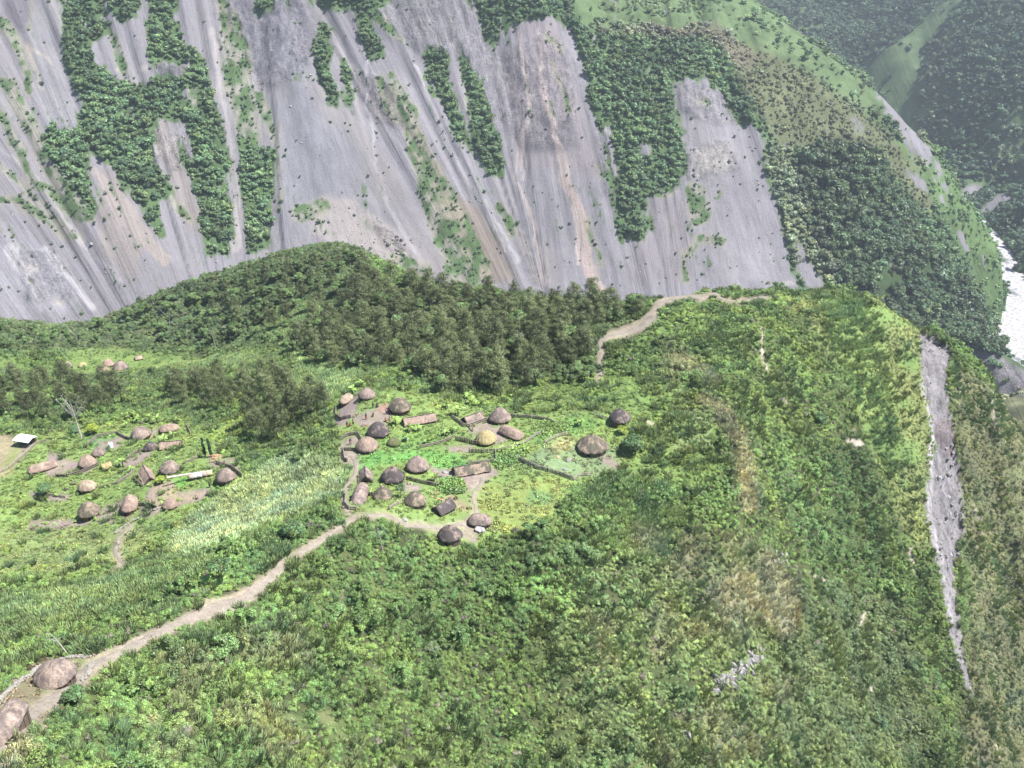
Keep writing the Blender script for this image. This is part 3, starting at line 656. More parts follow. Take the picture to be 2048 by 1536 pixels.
def grid_mesh(name, X, Y, Z, mat, attrs):
    h, w = X.shape
    me = bpy.data.meshes.new(name)
    idx = np.arange(h * w).reshape(h, w)
    q = np.stack([idx[:-1, :-1], idx[:-1, 1:], idx[1:, 1:], idx[1:, :-1]], -1).reshape(-1, 4)
    me.vertices.add(h * w); me.vertices.foreach_set("co", np.stack([X, Y, Z], -1).astype(np.float32).ravel())
    me.loops.add(q.size); me.loops.foreach_set("vertex_index", q.ravel().astype(np.int32))
    me.polygons.add(len(q)); me.polygons.foreach_set("loop_start", (np.arange(len(q)) * 4).astype(np.int32))
    me.polygons.foreach_set("use_smooth", np.ones(len(q), bool))
    me.update(calc_edges=True)
    for k, v in attrs.items():
        if v.shape[-1] == 4:
            a = me.attributes.new(k, 'FLOAT_COLOR', 'POINT'); a.data.foreach_set("color", v.reshape(-1, 4).astype(np.float32).ravel())
        else:
            a = me.attributes.new(k, 'FLOAT_VECTOR', 'POINT'); a.data.foreach_set("vector", v.reshape(-1, 3).astype(np.float32).ravel())
    me.materials.append(mat)
    o = bpy.data.objects.new(name, me); COL.objects.link(o)
    return o

def rgba(c): return np.concatenate([c, np.ones(c.shape[:-1] + (1,))], -1)

BOULD = np.clip(m_poly([(640,395),(700,395),(740,430),(790,470),(850,540),(800,540),(700,480),(620,450)], 3) * .35 + m_line([(745,430,14),(780,470,22),(830,540,30)], 1) + m_poly([(310,270),(370,260),(380,310),(330,320)], 2) + m_poly([(1380,290),(1460,280),(1480,335),(1360,390)], 3) * .8
    + m_line([(905,310,8),(950,380,8),(985,440,8),(1010,510,8)], 1) + m_line([(870,240,6),(905,310,8)], 1) + m_line([(745,260,8),(765,390,10),(800,450,10),(860,540,8)], 1) * .6 + m_line([(110,400,8),(180,490,12),(230,560,12)], 1) * .7 + m_line([(455,240,8),(475,400,8),(470,500,12)], 1) * .5 + m_blob(195,60,16) * .6 + m_poly([(1500,250),(1540,380),(1560,420),(1520,400),(1490,300)], 2) * .3, 0, 1)
# near ridge: a fan of cells around the viewpoint, finer where it is close
R = [55.0]
while R[-1] < 860: R.append(R[-1] + (0.5 if R[-1] < 330 else 0.5 + (R[-1] - 330) * 0.008))
R = np.array(R); A = np.radians(np.linspace(-43, 43, 760))
AA, RR = np.meshgrid(A, R)
X = RR * np.sin(AA); Y = RR * np.cos(AA); Z = NEARF(X, Y)
px, py = project(np.stack([X, Y, Z], -1))
gc_ = look(gcolN, px, py, 7, 5, 22)
gc_ = gc_ * (1 + 0.22 * fbm(X / 6, Y / 6, 91, 3))[..., None]
st_ = smooth(0.35, 0.65, look(STRIP, px, py, 9, 5, 16) + 0.12 * fbm(X / 2, Z / 3, 92, 2))
gc_ = gc_ * (1 - st_[..., None]) + look(gcolN, px, py, 4, 5, 22) * st_[..., None]
rv_ = np.clip(look(RAV, px, py, 5, 5, 12) * .8, 0, 1); st2_ = np.maximum(st_, rv_)
Z = Z - st_ * (1.3 + 1.6 * fbm(X / 7, Z / 9, 93, 3) + .7 * fbm(X / 2.2, Z / 3, 94, 2) + 1.0 * np.abs(fbm(X / 4, Z / 14, 97, 2)))
ridge = set_kind(grid_mesh("ridge", X, Y, Z, MG, {"gcol": np.concatenate([gc_, 1 - st2_[..., None]], -1)}), "structure")

# the far mountainside, the mountain behind it and the valley floor
R = [455.0]
while R[-1] < 2800: R.append(R[-1] + (2.0 if R[-1] < 620 or 1180 < R[-1] < 1350 else (1.1 if R[-1] < 1180 else 4.0)))
R = np.array(R); A = np.radians(np.linspace(-36, 36, 860))
AA, RR = np.meshgrid(A, R)
X = RR * np.sin(AA); Y = RR * np.cos(AA); Z = FARF(X, Y)
px, py = project(np.stack([X, Y, Z], -1))
sfl = fall(px, py)
CRAG = np.clip(m_poly([(430,-20),(620,-20),(640,90),(600,160),(520,180),(480,120),(440,100)], 5) + m_poly([(690,130),(800,180),(820,260),(740,240)], 4) + m_poly([(300,127),(385,133),(376,156),(320,153)], 2) + m_poly([(700,-20),(1000,-20),(1000,110),(1100,60),(1150,120),(1150,290),(1050,300),(980,240),(900,100),(800,90)], 8)
       + m_poly([(1380,290),(1460,280),(1480,340),(1370,360)], 4) + 0.6 * m_poly([(1190,255),(1225,270),(1232,390),(1200,390)], 3) + m_poly([(740,430),(790,470),(850,540),(820,540),(760,480)], 3) + m_poly([(1350,150),(1440,180),(1490,240),(1440,250),(1360,220)], 3)
       + m_poly([(300,280),(380,260),(400,330),(340,340)], 4) + m_poly([(30,500),(110,500),(150,600),(60,600)], 4) + m_blob(330,300,30) + m_poly([(1935,690),(1990,703),(2048,742),(2100,760),(2060,800),(1990,790)], 3) + 0.4 * m_poly([(1780,250),(1850,310),(1830,310)], 3), 0, 1)
TANM = np.clip(0.35 + 0.65 * m_poly([(560,150),(640,150),(860,440),(960,560),(860,560),(640,380)], 12) + m_poly([(880,380),(960,420),(1200,560),(900,560)], 10), 0, 1)
back = smooth(1190, 1300, RR) * (RR > 0)
vg = vegmap(px, py)
sp = look(SPARSE, px, py, 8, 25, 30)
vgs = smooth(0.30, 0.66, np.maximum(vg, sp * (0.55 + 0.45 * fbm(px / 14, py / 18, 65, 3))))
bluff = look(m_poly([(1935,690),(1990,703),(2048,742),(2160,790),(2160,830),(2048,790),(1990,792),(1950,770)], 1), px, py, 3, 5) * (RR < 900)
gold = look(m_poly([(1930,790),(2200,760),(2448,900),(2300,1300),(1900,1000)], 2), px, py) * (RR < 720)
vgs = np.maximum(vgs, back) * (1 - bluff)
onback = is_back(X, Y)
vgs = np.where(onback, 1.0, vgs)
bare2 = look(m_line([(1930,385,18),(1955,378,22)], 1) + m_line([(1965,425,10),(2000,400,26),(2018,395,14)], 1) + m_poly([(1595,62),(1612,58),(1608,72),(1598,76)], 0), px, py, 4, 8)
vgs = np.where(onback, 1 - bare2, vgs)
fc_ = look(fcol, px, py, 9, 35, 30)
gv_ = look(gcolF, px, py, 9, 45, 40) * (0.8 - 0.35 * look(FOREST, px, py))[..., None]  # darker under FOREST: shade between the crowns put into the ground colour
cc = fc_ * (1 - vgs[..., None]) + gv_ * vgs[..., None]
dryband = (sp * (1 - vgs))[..., None]
cc = cc * (1 - 0.5 * dryband) + np.array((0.23, 0.22, 0.15)) * 0.5 * dryband
cc = cc * (1 + 0.12 * fbm(X / 25, Y / 25, 95, 3))[..., None]
par_ = np.stack([look(CRAG, px, py, 6, 3) * (1 - vgs), look(TANM, px, py) * (1 - vgs) * 0.55, vgs, np.ones_like(vgs)], -1)
Z = Z + look(CRAG, px, py, 6, 3) * (1 - vgs) * (fbm(X / 9, Z / 12, 96, 4) * 5.0)
mountain = set_kind(grid_mesh("mountain", X, Y, Z, MF, {"gcol": rgba(cc), "par": par_, "fl": np.stack([sfl, py, np.zeros_like(py)], -1)}), "structure")

# river
xs = np.linspace(300, 1500, 60); ys = np.linspace(600, 2300, 80)
X, Y = np.meshgrid(xs, ys); Z = np.full(X.shape, RIVER_Z) + fbm(X / 25, Y / 25, 71, 3) * 1.5
river = set_kind(grid_mesh("river", X, Y, Z, MR, {}), "structure")
# valley floor carried out past everything that can be seen
me = bpy.data.meshes.new("valley_floor")
me.from_pydata([(-4000, -500, -720), (4500, -500, -720), (4500, 5000, -720), (-4000, 5000, -720)], [], [(0, 1, 2, 3)])
me.materials.append(MG); o = bpy.data.objects.new("valley_floor", me); COL.objects.link(o); set_kind(o, "structure")

# ------------------------------------------------------------------ foliage
def leaf_mat(name, base=None, vary=0.3, trans=0.25, hue=0.022):
    m, nt = new_mat(name)
    rnd = nt.nodes.new("ShaderNodeObjectInfo").outputs['Random']
    if base is None: col = attr(nt, "tint", 'INSTANCER').outputs['Color']
    else:
        rgb = nt.nodes.new("ShaderNodeRGB"); rgb.outputs[0].default_value = (*base, 1); col = rgb.outputs[0]
    sh = attr(nt, "lv").outputs['Fac']     # each leaf clump its own tone
    k = mathn(nt, 'ADD', ramp(nt, rnd, 0, 1, 1 - vary, 1 + vary), mathn(nt, 'MULTIPLY', mathn(nt, 'SUBTRACT', sh, 0.45), 1.5))
    col = scale_col(nt, col, k)
    hs = nt.nodes.new("ShaderNodeHueSaturation"); nt.links.new(col, hs.inputs['Color'])
    nt.links.new(ramp(nt, sh, 0, 1, 0.5 - hue, 0.5 + hue), hs.inputs['Hue'])
    d = nt.nodes.new("ShaderNodeBsdfDiffuse"); nt.links.new(hs.outputs[0], d.inputs[0])
    t = nt.nodes.new("ShaderNodeBsdfTranslucent"); nt.links.new(hs.outputs[0], t.inputs[0])
    mx = nt.nodes.new("ShaderNodeMixShader"); mx.inputs[0].default_value = trans
    nt.links.new(d.outputs[0], mx.inputs[1]); nt.links.new(t.outputs[0], mx.inputs[2])
    g = nt.nodes.new("ShaderNodeBsdfGlossy"); g.inputs['Roughness'].default_value = 0.45
    m2 = nt.nodes.new("ShaderNodeMixShader"); m2.inputs[0].default_value = 0.03
    nt.links.new(mx.outputs[0], m2.inputs[1]); nt.links.new(g.outputs[0], m2.inputs[2])
    o = nt.nodes.new("ShaderNodeOutputMaterial"); nt.links.new(m2.outputs[0], o.inputs[0])
    return m

def quads(name, C, U, W, mat, lv=None, extra=None):
    """leaf quads: centres C, half-axes U and W; extra = (verts, faces) joined in as wood with the 2nd material"""
    n = len(C)
    V = np.stack([C - U - W, C + U - W, C + U * .6 + W, C - U * .6 + W], 1).reshape(-1, 3)
    Fq = np.arange(4 * n).reshape(n, 4)
    me = bpy.data.meshes.new(name)
    me.vertices.add(len(V)); me.vertices.foreach_set("co", V.astype(np.float32).ravel())
    me.loops.add(Fq.size); me.loops.foreach_set("vertex_index", Fq.ravel().astype(np.int32))
    me.polygons.add(n); me.polygons.foreach_set("loop_start", (np.arange(n) * 4).astype(np.int32))
    me.update(calc_edges=True)
    a = me.attributes.new("lv", 'FLOAT', 'FACE')
    a.data.foreach_set("value", (lv if lv is not None else RNG.random(n)).astype(np.float32))
    me.materials.append(mat)
    return me

def unit(v): return v / (np.linalg.norm(v, axis=-1, keepdims=True) + 1e-9)

def blob_leaves(rng, centers, radii, n, leaf, up=0.35, squash=0.85, inner=0.35, droop=0.0):
    """n leaf quads over the outside of several overlapping lumps"""
    centers = np.asarray(centers, float); radii = np.asarray(radii, float)
    k = rng.choice(len(centers), n, p=radii ** 2 / (radii ** 2).sum())
    d = unit(rng.normal(size=(n, 3))); d[:, 2] = np.where(d[:, 2] < -0.35, -d[:, 2], d[:, 2])
    r = radii[k] * (1 - inner * rng.random(n) ** 2)
    C = centers[k] + d * r[:, None] * np.array([1, 1, squash])
    nrm = unit(d + rng.normal(size=(n, 3)) * 0.45 + np.array([0, 0, up]))
    t = unit(np.cross(nrm, rng.normal(size=(n, 3))))
    w = np.cross(nrm, t)
    if droop: w = unit(w + np.array([0, 0, -droop]))
    s = leaf * (0.6 + 0.8 * rng.random(n))
    lv = np.clip(0.5 + 0.27 * rng.normal(size=n) + (rng.random(len(centers)) - .5)[k] * 0.4, 0, 1)
    return C, t * s[:, None] * 0.6, w * s[:, None], lv

def proto_object(me):
    return bpy.data.objects.new(me.name, me)

PROTO_COLS = {}
def proto_collection(name, objs):
    c = bpy.data.collections.new(name)
    for i, o in enumerate(objs):
        o.name = "%s_%02d" % (name, i); c.objects.link(o)
    PROTO_COLS[name] = (c, len(objs)); return c

def scatter(name, label, P, S, tint, cname, tilt=0.12, kind="stuff"):
    col_, k = PROTO_COLS[cname]
    n = len(P); rng = np.random.default_rng(n)
    me = bpy.data.meshes.new(name)
    me.vertices.add(n); me.vertices.foreach_set("co", P.astype(np.float32).ravel())
    rot = np.stack([rng.normal(size=n) * tilt, rng.normal(size=n) * tilt, rng.random(n) * 6.283], -1)
    for nm, arr in (("sc", S if S.ndim == 2 else np.stack([S, S, S * (0.8 + 0.45 * rng.random(n))], -1)), ("rot", rot)):
        a = me.attributes.new(nm, 'FLOAT_VECTOR', 'POINT'); a.data.foreach_set("vector", arr.astype(np.float32).ravel())
    a = me.attributes.new("tint", 'FLOAT_COLOR', 'POINT'); a.data.foreach_set("color", rgba(tint).astype(np.float32).ravel())
    a = me.attributes.new("pick", 'INT', 'POINT'); a.data.foreach_set("value", rng.integers(0, k, n).astype(np.int32))
    o = bpy.data.objects.new(name, me); COL.objects.link(o)
    o["kind"] = kind; o["label"] = label
    ng = bpy.data.node_groups.new("scatter_" + name, 'GeometryNodeTree')
    ng.interface.new_socket(name="Geometry", in_out='INPUT', socket_type='NodeSocketGeometry')
    ng.interface.new_socket(name="Geometry", in_out='OUTPUT', socket_type='NodeSocketGeometry')
    gi = ng.nodes.new("NodeGroupInput"); go = ng.nodes.new("NodeGroupOutput")
    ci = ng.nodes.new("GeometryNodeCollectionInfo"); ci.inputs[0].default_value = col_; ci.inputs[1].default_value = True; ci.inputs[2].default_value = True
    ip = ng.nodes.new("GeometryNodeInstanceOnPoints"); ip.inputs['Pick Instance'].default_value = True
    def na(nm, t):
        x = ng.nodes.new("GeometryNodeInputNamedAttribute"); x.data_type = t; x.inputs[0].default_value = nm; return x.outputs[0]
    e2r = ng.nodes.new("FunctionNodeEulerToRotation"); ng.links.new(na("rot", 'FLOAT_VECTOR'), e2r.inputs[0])
    ng.links.new(gi.outputs[0], ip.inputs['Points']); ng.links.new(ci.outputs[0], ip.inputs['Instance'])
    ng.links.new(na("pick", 'INT'), ip.inputs['Instance Index']); ng.links.new(e2r.outputs[0], ip.inputs['Rotation'])
    ng.links.new(na("sc", 'FLOAT_VECTOR'), ip.inputs['Scale']); ng.links.new(ip.outputs[0], go.inputs[0])
    md = o.modifiers.new("scatter", 'NODES'); md.node_group = ng
    return o

ML = leaf_mat("leaf_cover", None, 0.28)
MRK, nt = new_mat("scree_rock"); finish(nt, attr(nt, "tint", 'INSTANCER').outputs['Color'], .9)
rg = np.random.default_rng(11)
bush = []
for i in range(8):                          # round shrubs about 1 m in radius
    k = rg.integers(3, 7)
    c = np.stack([rg.normal(size=k) * .45, rg.normal(size=k) * .45, 0.25 + rg.random(k) * .55], -1)
    C, U, W, lv = blob_leaves(rg, c, 0.35 + rg.random(k) * .35, 620, 0.066, inner=0.6)
    bush.append(proto_object(quads("shrub", C, U, W, ML, lv)))
proto_collection("shrub", bush)
cane = []
for i in range(5):                          # tufts of tall cane grass, arching blades
    n = 130; a = rg.random(n) * 6.283; r = rg.random(n) ** .6
    b = np.stack([np.cos(a) * r * .55, np.sin(a) * r * .55, np.zeros(n)], -1)
    lean = np.stack([np.cos(a), np.sin(a), np.zeros(n)], -1) * (0.25 + 0.5 * rg.random(n))[:, None]
    h = 0.3 + 0.45 * rg.random(n)
    W = (lean * h[:, None] + np.array([0, 0, 1]) * h[:, None]) * .5
    U = unit(np.cross(W, rg.normal(size=(n, 3)))) * 0.04
    cane.append(proto_object(quads("cane", b + W, U, W, ML)))
proto_collection("cane_tuft", cane)
tall = []
for i in range(7):                          # crowns of taller scrub, radius about 1 unit, fine leaved
    k = rg.integers(10, 17)
    c = np.stack([rg.normal(size=k) * .55, rg.normal(size=k) * .55, 0.25 + rg.random(k) ** .7 * .9], -1)
    C, U, W, lv = blob_leaves(rg, c, 0.16 + rg.random(k) ** 2 * .36, 1300, 0.060, inner=0.8)
    tall.append(proto_object(quads("scrub_crown", C, U, W, ML, lv)))
proto_collection("scrub_crown", tall)
low = []
for i in range(4):                          # low leafy plants, 0.4 m
    n = 60; a = rg.random(n) * 6.283; r = rg.random(n) ** .5 * .8
    C = np.stack([np.cos(a) * r, np.sin(a) * r, 0.08 + 0.25 * rg.random(n)], -1)
    nr = unit(rg.normal(size=(n, 3)) * .5 + np.array([0, 0, 1])); t = unit(np.cross(nr, rg.normal(size=(n, 3)))); w = np.cross(nr, t)
    low.append(proto_object(quads("low_plant", C, t * .09, w * .16, ML)))
proto_collection("low_plant", low)
ftree = []
for i in range(7):                          # crowns of the trees on the far mountain, radius about 1 unit
    k = rg.integers(4, 9)
    c = np.stack([rg.normal(size=k) * .5, rg.normal(size=k) * .5, 0.7 + rg.random(k) * .8], -1)
    C, U, W, lv = blob_leaves(rg, c, 0.4 + rg.random(k) * .4, 330, 0.17, inner=0.45)
    ftree.append(proto_object(quads("crown", C, U, W, ML, lv)))
proto_collection("far_crown", ftree)

rocks = []
for i in range(5):
    rr_ = np.random.default_rng(60 + i); d = unit(rr_.normal(size=(14, 3))); n = unit(d); t = unit(np.cross(n, rr_.normal(size=(14, 3)))); w = np.cross(n, t)
    rocks.append(proto_object(quads("boulder_shape", d * .45, t * .6, w * .6, MRK)))
proto_collection("boulder_shape", rocks)
def visible(P, field, dtol, d0, step):      # is a ground point seen, or hidden behind a nearer fold
    D = np.linalg.norm(P, axis=1); out = np.ones(len(P), bool)
    for f in np.linspace(0.35, 0.985, 26):
        q = P * f
        out &= ~((q[:, 2] < field(q[:, 0], q[:, 1]) - dtol) & (D * f > d0))
    return out

def near_candidates(cell, seed):
    r = np.random.default_rng(seed)
    xs = np.arange(-330, 330, cell); ys = np.arange(62, 640, cell)
    X, Y = np.meshgrid(xs, ys)
    X = X.ravel() + (r.random(X.size) - .5) * cell * 1.1; Y = Y.ravel() + (r.random(Y.size) - .5) * cell * 1.1
    m = np.abs(np.arctan2(X, Y)) < math.radians(40)
    X, Y = X[m], Y[m]; Z = NEARF(X, Y); P = np.stack([X, Y, Z], -1)
    px, py = project(P)
    m = (px > -110) & (px < 2160) & (py > 380) & (py < 1660)
    P, px, py = P[m], px[m], py[m]
    m = visible(P, NEARF, 2.2, 55, 1)
    return P[m], px[m], py[m], r

def tint_vary(base, P, r, amt=0.25, sc=12.0, seed=5):
    n1 = fbm(P[:, 0] / sc, P[:, 1] / sc, seed, 3)[:, None]; n2 = fbm(P[:, 0] / 5, P[:, 1] / 5, seed + 9, 2)[:, None]
    t = base * (1 + amt * n1 * 1.6 + 0.15 * n2) * np.exp(r.normal(size=(len(P), 1)) * 0.13)
    t = t * (1 + np.array([0.20, 0.05, -0.15]) * (n2 * .8 + r.normal(size=(len(P), 1)) * .25))
    return np.clip(t * np.array([2.34, 2.08, 2.12]), 0.008, 0.75)

P, px, py, r = near_candidates(1.12, 21)
far_k = smooth(360, 520, np.linalg.norm(P, axis=1))
d = look(SHRUB, px, py, 6, 4, 20) * (1 - 0.9 * look(PMS, px, py))
cn = look(CANE, px, py, 6, 6, 20)
dr = look(DRY, px, py, 8, 7, 30)
patch = smooth(-0.35, 0.15, fbm(P[:, 0] / 9, P[:, 1] / 9, 301, 3))
keep = (r.random(len(P)) < d * (0.75 + 0.25 * patch) * (1 - 0.9 * cn) * (1 - 0.75 * dr) * (1 - 0.6 * far_k))
Ps = P[keep]; big = fbm(Ps[:, 0] / 7, Ps[:, 1] / 7, 305, 2)
steepf = look(SLOPEG2, px[keep], py[keep])
S = (0.42 + 0.55 * np.random.default_rng(3).random(len(Ps)) ** 1.5 + 0.55 * np.clip(big, 0, 1)) * (1 - 0.35 * steepf)
S *= 1 - 0.45 * look(np.clip(MIDG + RIM + BACKG + UPG, 0, 1), px[keep], py[keep])
S *= (1 + 1.0 * far_k[keep]) * 0.84
T = tint_vary(look(tintN, px[keep], py[keep], 10, 8, 40), Ps, r)
brown = (r.random(len(Ps)) < 0.035)[:, None]
T = np.where(brown, np.array([0.21, 0.19, 0.15]) * (0.8 + .5 * r.random((len(Ps), 1))), T)
scatter("shrub_cover", "mixed green shrubs and scrub covering the slopes of the ridge", Ps, S, T, "shrub", 0.18)
print("shrubs", len(Ps))

P, px, py, r = near_candidates(0.95, 27)       # low undergrowth that closes the gaps
d = look(np.clip(SHRUB * 1.2, 0, 1), px, py, 6, 4, 20)
keep = (r.random(len(P)) < 0.95 * d) & (np.linalg.norm(P, axis=1) < 380)
Pu = P[keep]; S = 0.32 + 0.34 * r.random(len(Pu)) ** 1.5
T = tint_vary(look(tintN, px[keep], py[keep], 10, 8, 40) * 1.0, Pu, r)
scatter("undergrowth", "low leafy undergrowth between the shrubs of the ridge", Pu, S, T, "shrub", 0.3)
print("under", len(Pu))
# bigger bushes that stand out of the scrub
P, px, py, r = near_candidates(4.2, 22)
d = look(np.clip(1 - OPEN * 1.3, 0, 1), px, py) * (1 - look(np.clip(MIDG + RIM + BACKG + CANE + SLOPEG2, 0, 1), px, py))
cl = smooth(0.0, 0.3, fbm(P[:, 0] / 22, P[:, 1] / 22, 333, 3))
d = d * (1 - look(PMW, px, py))
keep = r.random(len(P)) < d * (0.10 + 0.85 * cl)
Pb = P[keep]
S = 0.75 + 1.2 * r.random(len(Pb)) ** 2.5 + 0.6 * cl[keep]
T = tint_vary(look(tintN, px[keep], py[keep], 10, 8, 40) * 0.80, Pb, r, 0.3)
scatter("tall_scrub", "taller rounded bushes rising out of the scrub on the ridge slopes", Pb, S, T, "scrub_crown", 0.2)
print("tall", len(Pb))

P, px, py, r = near_candidates(1.0, 23)
dist = np.linalg.norm(P, axis=1)
cn = look(CANE, px, py, 6, 6, 20); dr = look(DRY, px, py, 8, 7, 30); sh = look(SHRUB, px, py, 6, 4, 20)
sprk = smooth(0.05, 0.4, fbm(P[:, 0] / 8, P[:, 1] / 8, 377, 3))
keep = (r.random(len(P)) < np.clip(cn + 0.8 * dr + (0.12 + 0.5 * sprk) * sh, 0, 1)) & (dist < 420)
Pc = P[keep]; S = 1.1 + 0.8 * r.random(len(Pc)) - 0.3 * dr[keep]
base = np.array([0.135, 0.20, 0.085]) * np.ones((len(Pc), 1))
base = base * (1 - 0.45 * (1 - np.clip(cn[keep] * 1.4, 0, 1)))[:, None]
dk = np.clip(dr[keep], 0, 1)[:, None]
base = base * (1 - dk) + np.array([0.185, 0.200, 0.120]) * dk
mc = look(m_poly([(340,1092),(372,1050),(470,975),(550,925),(600,905),(690,935),(690,985),(610,1025),(510,1062),(440,1096),(370,1112)], 3), px[keep], py[keep])[:, None]
base = base * (1 - mc) + np.array([0.165, 0.225, 0.12]) * mc
T = tint_vary(base, Pc, r, 0.12)
scatter("cane_grass", "pale green cane grass and dry tan grass in thick tufts", Pc, S, T, "cane_tuft", 0.1)
print("cane", len(Pc))

P, px, py, r = near_candidates(0.95, 24)
og = look(np.clip(VILL + LEFTV + MIDG + RIM + BACKG + UPG + 0.6 * YARD + SLOPEG2 + 1.2 * LAWN, 0, 1), px, py, 5, 2, 20)
bare = look(np.clip(DIRT * 1.6 + PM * 1.4 + CLEAR * 1.4 + STRIP * 2 + RAV, 0, 1), px, py, 3, 9, 15)
pl = smooth(-0.25, 0.25, fbm(P[:, 0] / 5, P[:, 1] / 4, 388, 3))
keep = (r.random(len(P)) < og * (1 - bare) * (0.35 + 0.45 * pl)) & (np.linalg.norm(P, axis=1) < 430)
Pl = P[keep]; S = 0.4 + 0.5 * r.random(len(Pl)) ** 2 + 0.1
gc2 = look(gcolN, px[keep], py[keep], 7, 5, 22)
T = tint_vary(gc2 * 0.60, Pl, r, 0.12, 6)
scatter("garden_plants", "low leafy garden plants and grass tufts between the huts", Pl, S, T, "low_plant", 0.2)
print("low", len(Pl))

# scrub clumps on the landslide strip edges are left to the ground map; far mountain forest
P, px, py, r = near_candidates(0.9, 29)
stp = look(STRIP, px, py, 4, 5, 16); keep = (stp > 0.5) & (r.random(len(P)) < 0.08 + 0.3 * smooth(0.1, .4, fbm(P[:, 0] / 5, P[:, 2] / 5, 44, 2)))
Pr = P[keep]; Pr[:, 2] -= 1.0
scatter("scar_boulders", "loose grey rocks lying in the landslide scar on the steep right face", Pr, 0.18 + 0.6 * r.random(len(Pr)) ** 3, np.clip(np.array([.40, .385, .37]) * np.exp(r.normal(size=(len(Pr), 1)) * .4), .04, .6), "boulder_shape", .8)
keep = (stp > 0.3) & (stp < .95) & (r.random(len(P)) < 0.10)
Pr = P[keep]; Pr[:, 2] -= .6
scatter("scar_scrub", "small scrub growing back along the edges of the landslide scar", Pr, .4 + .6 * r.random(len(Pr)), tint_vary(np.array([[.09, .12, .055]]) * np.ones((len(Pr), 1)), Pr, r), "shrub", .2)
def sp_f(px, py): return look(SPARSE, px, py, 8, 25, 30)
def far_candidates(cell, seed, y0, y1):
    r = np.random.default_rng(seed)
    X, Y = np.meshgrid(np.arange(-700, 1300, cell), np.arange(y0, y1, cell))
    X = X.ravel() + (r.random(X.size) - .5) * cell; Y = Y.ravel() + (r.random(Y.size) - .5) * cell
    m = np.abs(np.arctan2(X, Y)) < math.radians(31); X, Y = X[m], Y[m]
    P = np.stack([X, Y, FARF(X, Y)], -1); px, py = project(P)
    m = (px > -80) & (px < 2130) & (py > -90) & (py < 960) & (P[:, 2] > RIVER_Z + 1)
    m &= visible(P, FARF, 4.0, 500, 1) & visible(P, NEARF, 0.0, 55, 1)
    return P[m], px[m], py[m], r
P, px, py, r = far_candidates(2.9, 31, 560, 1300)
X, Y = P[:, 0], P[:, 1]; RRp = np.hypot(X, Y)
onb = is_back(X, Y)
vg = vegmap(px, py)
sp = look(SPARSE, px, py, 8, 25, 30)
grassy = look(m_poly([(1110,-100),(1620,-100),(1640,90),(1760,190),(1800,260),(1740,230),(1600,140),(1440,70),(1300,62),(1160,62)], 4), px, py, 10, 3, 40)
olive = look(m_poly([(1440,80),(1560,110),(1700,200),(1800,290),(1880,420),(1840,420),(1740,300),(1650,300),(1560,300),(1500,200)], 5), px, py)
band = look(m_poly([(1790,290),(1860,390),(1930,520),(1990,640),(2011,585),(1990,480),(1900,340),(1820,260)], 3), px, py)
fo = look(FOREST, px, py, 8, 33, 40)
dens = np.where(vg > 0.5, 0.8 * smooth(0.45, 0.75, vg), 0.12 * smooth(0.05, 0.5, vg)) * (1 - 0.93 * grassy) * (1 - 0.5 * band) * (1 - 0.3 * olive)
spm = sp * (0.6 + 0.4 * fbm(px / 14, py / 18, 65, 3))
dens = np.maximum(dens, np.where(spm > 0.3, 0.42 * smooth(0.3, 0.8, spm) + 0.16, 0.009))
gold_ = look(m_poly([(1930,690),(2200,760),(2448,900),(2300,1300),(1900,1000)], 2), px, py) * (RRp < 880)
clr = smooth(-0.5, -0.1, fbm(X / 17, Y / 13, 66, 3))
dens = dens * (1 - fo * (1 - .75 * clr))
dens = np.where(onb, 0.0, dens) * (1 - 0.9 * gold_)
keep = r.random(len(P)) < dens
Pf = P[keep]; rr = r.random(len(Pf))
sm = (vg[keep] < 0.6)
edge = smooth(0.45, 1.0, look(blur(FV, 9), px[keep], py[keep]))
S = np.where(sm, 0.6 + 0.9 * rr ** 2, (1.0 + 0.6 * edge) + (0.8 + 1.6 * edge) * rr ** 2.5 + fo[keep] * (1.0 + 2.2 * rr ** 4)) * (1 - 0.45 * olive[keep]) * (1 - 0.35 * band[keep])
bt = look(gcolF, px[keep], py[keep], 9, 45, 40)
bt = bt * (1 - 0.45 * fo[keep])[:, None] * np.where(sm, 0.8, 1.0)[:, None] * 0.92
T = tint_vary(bt, Pf, r, 0.34, 28, 7) * np.array([.74, .82, .84])
scatter("mountainside_forest", "dark green trees and scrub clinging to the far mountainside between the landslides", Pf, S, T, "far_crown", 0.15)
print("far", len(Pf))
P, px, py, r = far_candidates(3.6, 35, 560, 1150)
vg = vegmap(px, py); cg = np.clip(look(BOULD, px, py, 8, 5), 0, 1)
keep = (vg < 0.25) & (sp_f(px, py) < 0.3) & (px < 1620) & (r.random(len(P)) < 0.035 + 0.5 * cg)
Pr = P[keep]; k = np.exp(r.normal(size=(len(Pr), 1)) * .3)
scatter("scree_boulders", "fallen boulders lying on the grey landslide scree", Pr, 0.5 + 1.3 * r.random(len(Pr)) ** 3 + .5 * cg[keep], np.clip(np.array([.27, .262, .26]) * k, .05, .6), "boulder_shape", .8)
P, px, py, r = far_candidates(6.5, 32, 1000, 2800)
X, Y = P[:, 0], P[:, 1]
onb = is_back(X, Y)
gs = look(1 - BACKF, px, py, 6, 3, 40)
b2 = look(m_line([(1930,385,18),(1955,378,22)], 1) + m_line([(1965,425,10),(2000,400,26),(2018,395,14)], 1) + m_poly([(1595,62),(1612,58),(1608,72),(1598,76)], 0), px, py, 4, 8)
pt = smooth(-0.2, 0.2, fbm(X / 60, Y / 90, 70, 3))
keep = onb & (r.random(len(P)) < (0.7 + 0.3 * pt) * (1 - 0.93 * gs)) & (b2 < .4)
Pf = P[keep]; S = 2.6 + 3.2 * r.random(len(Pf)) ** 2
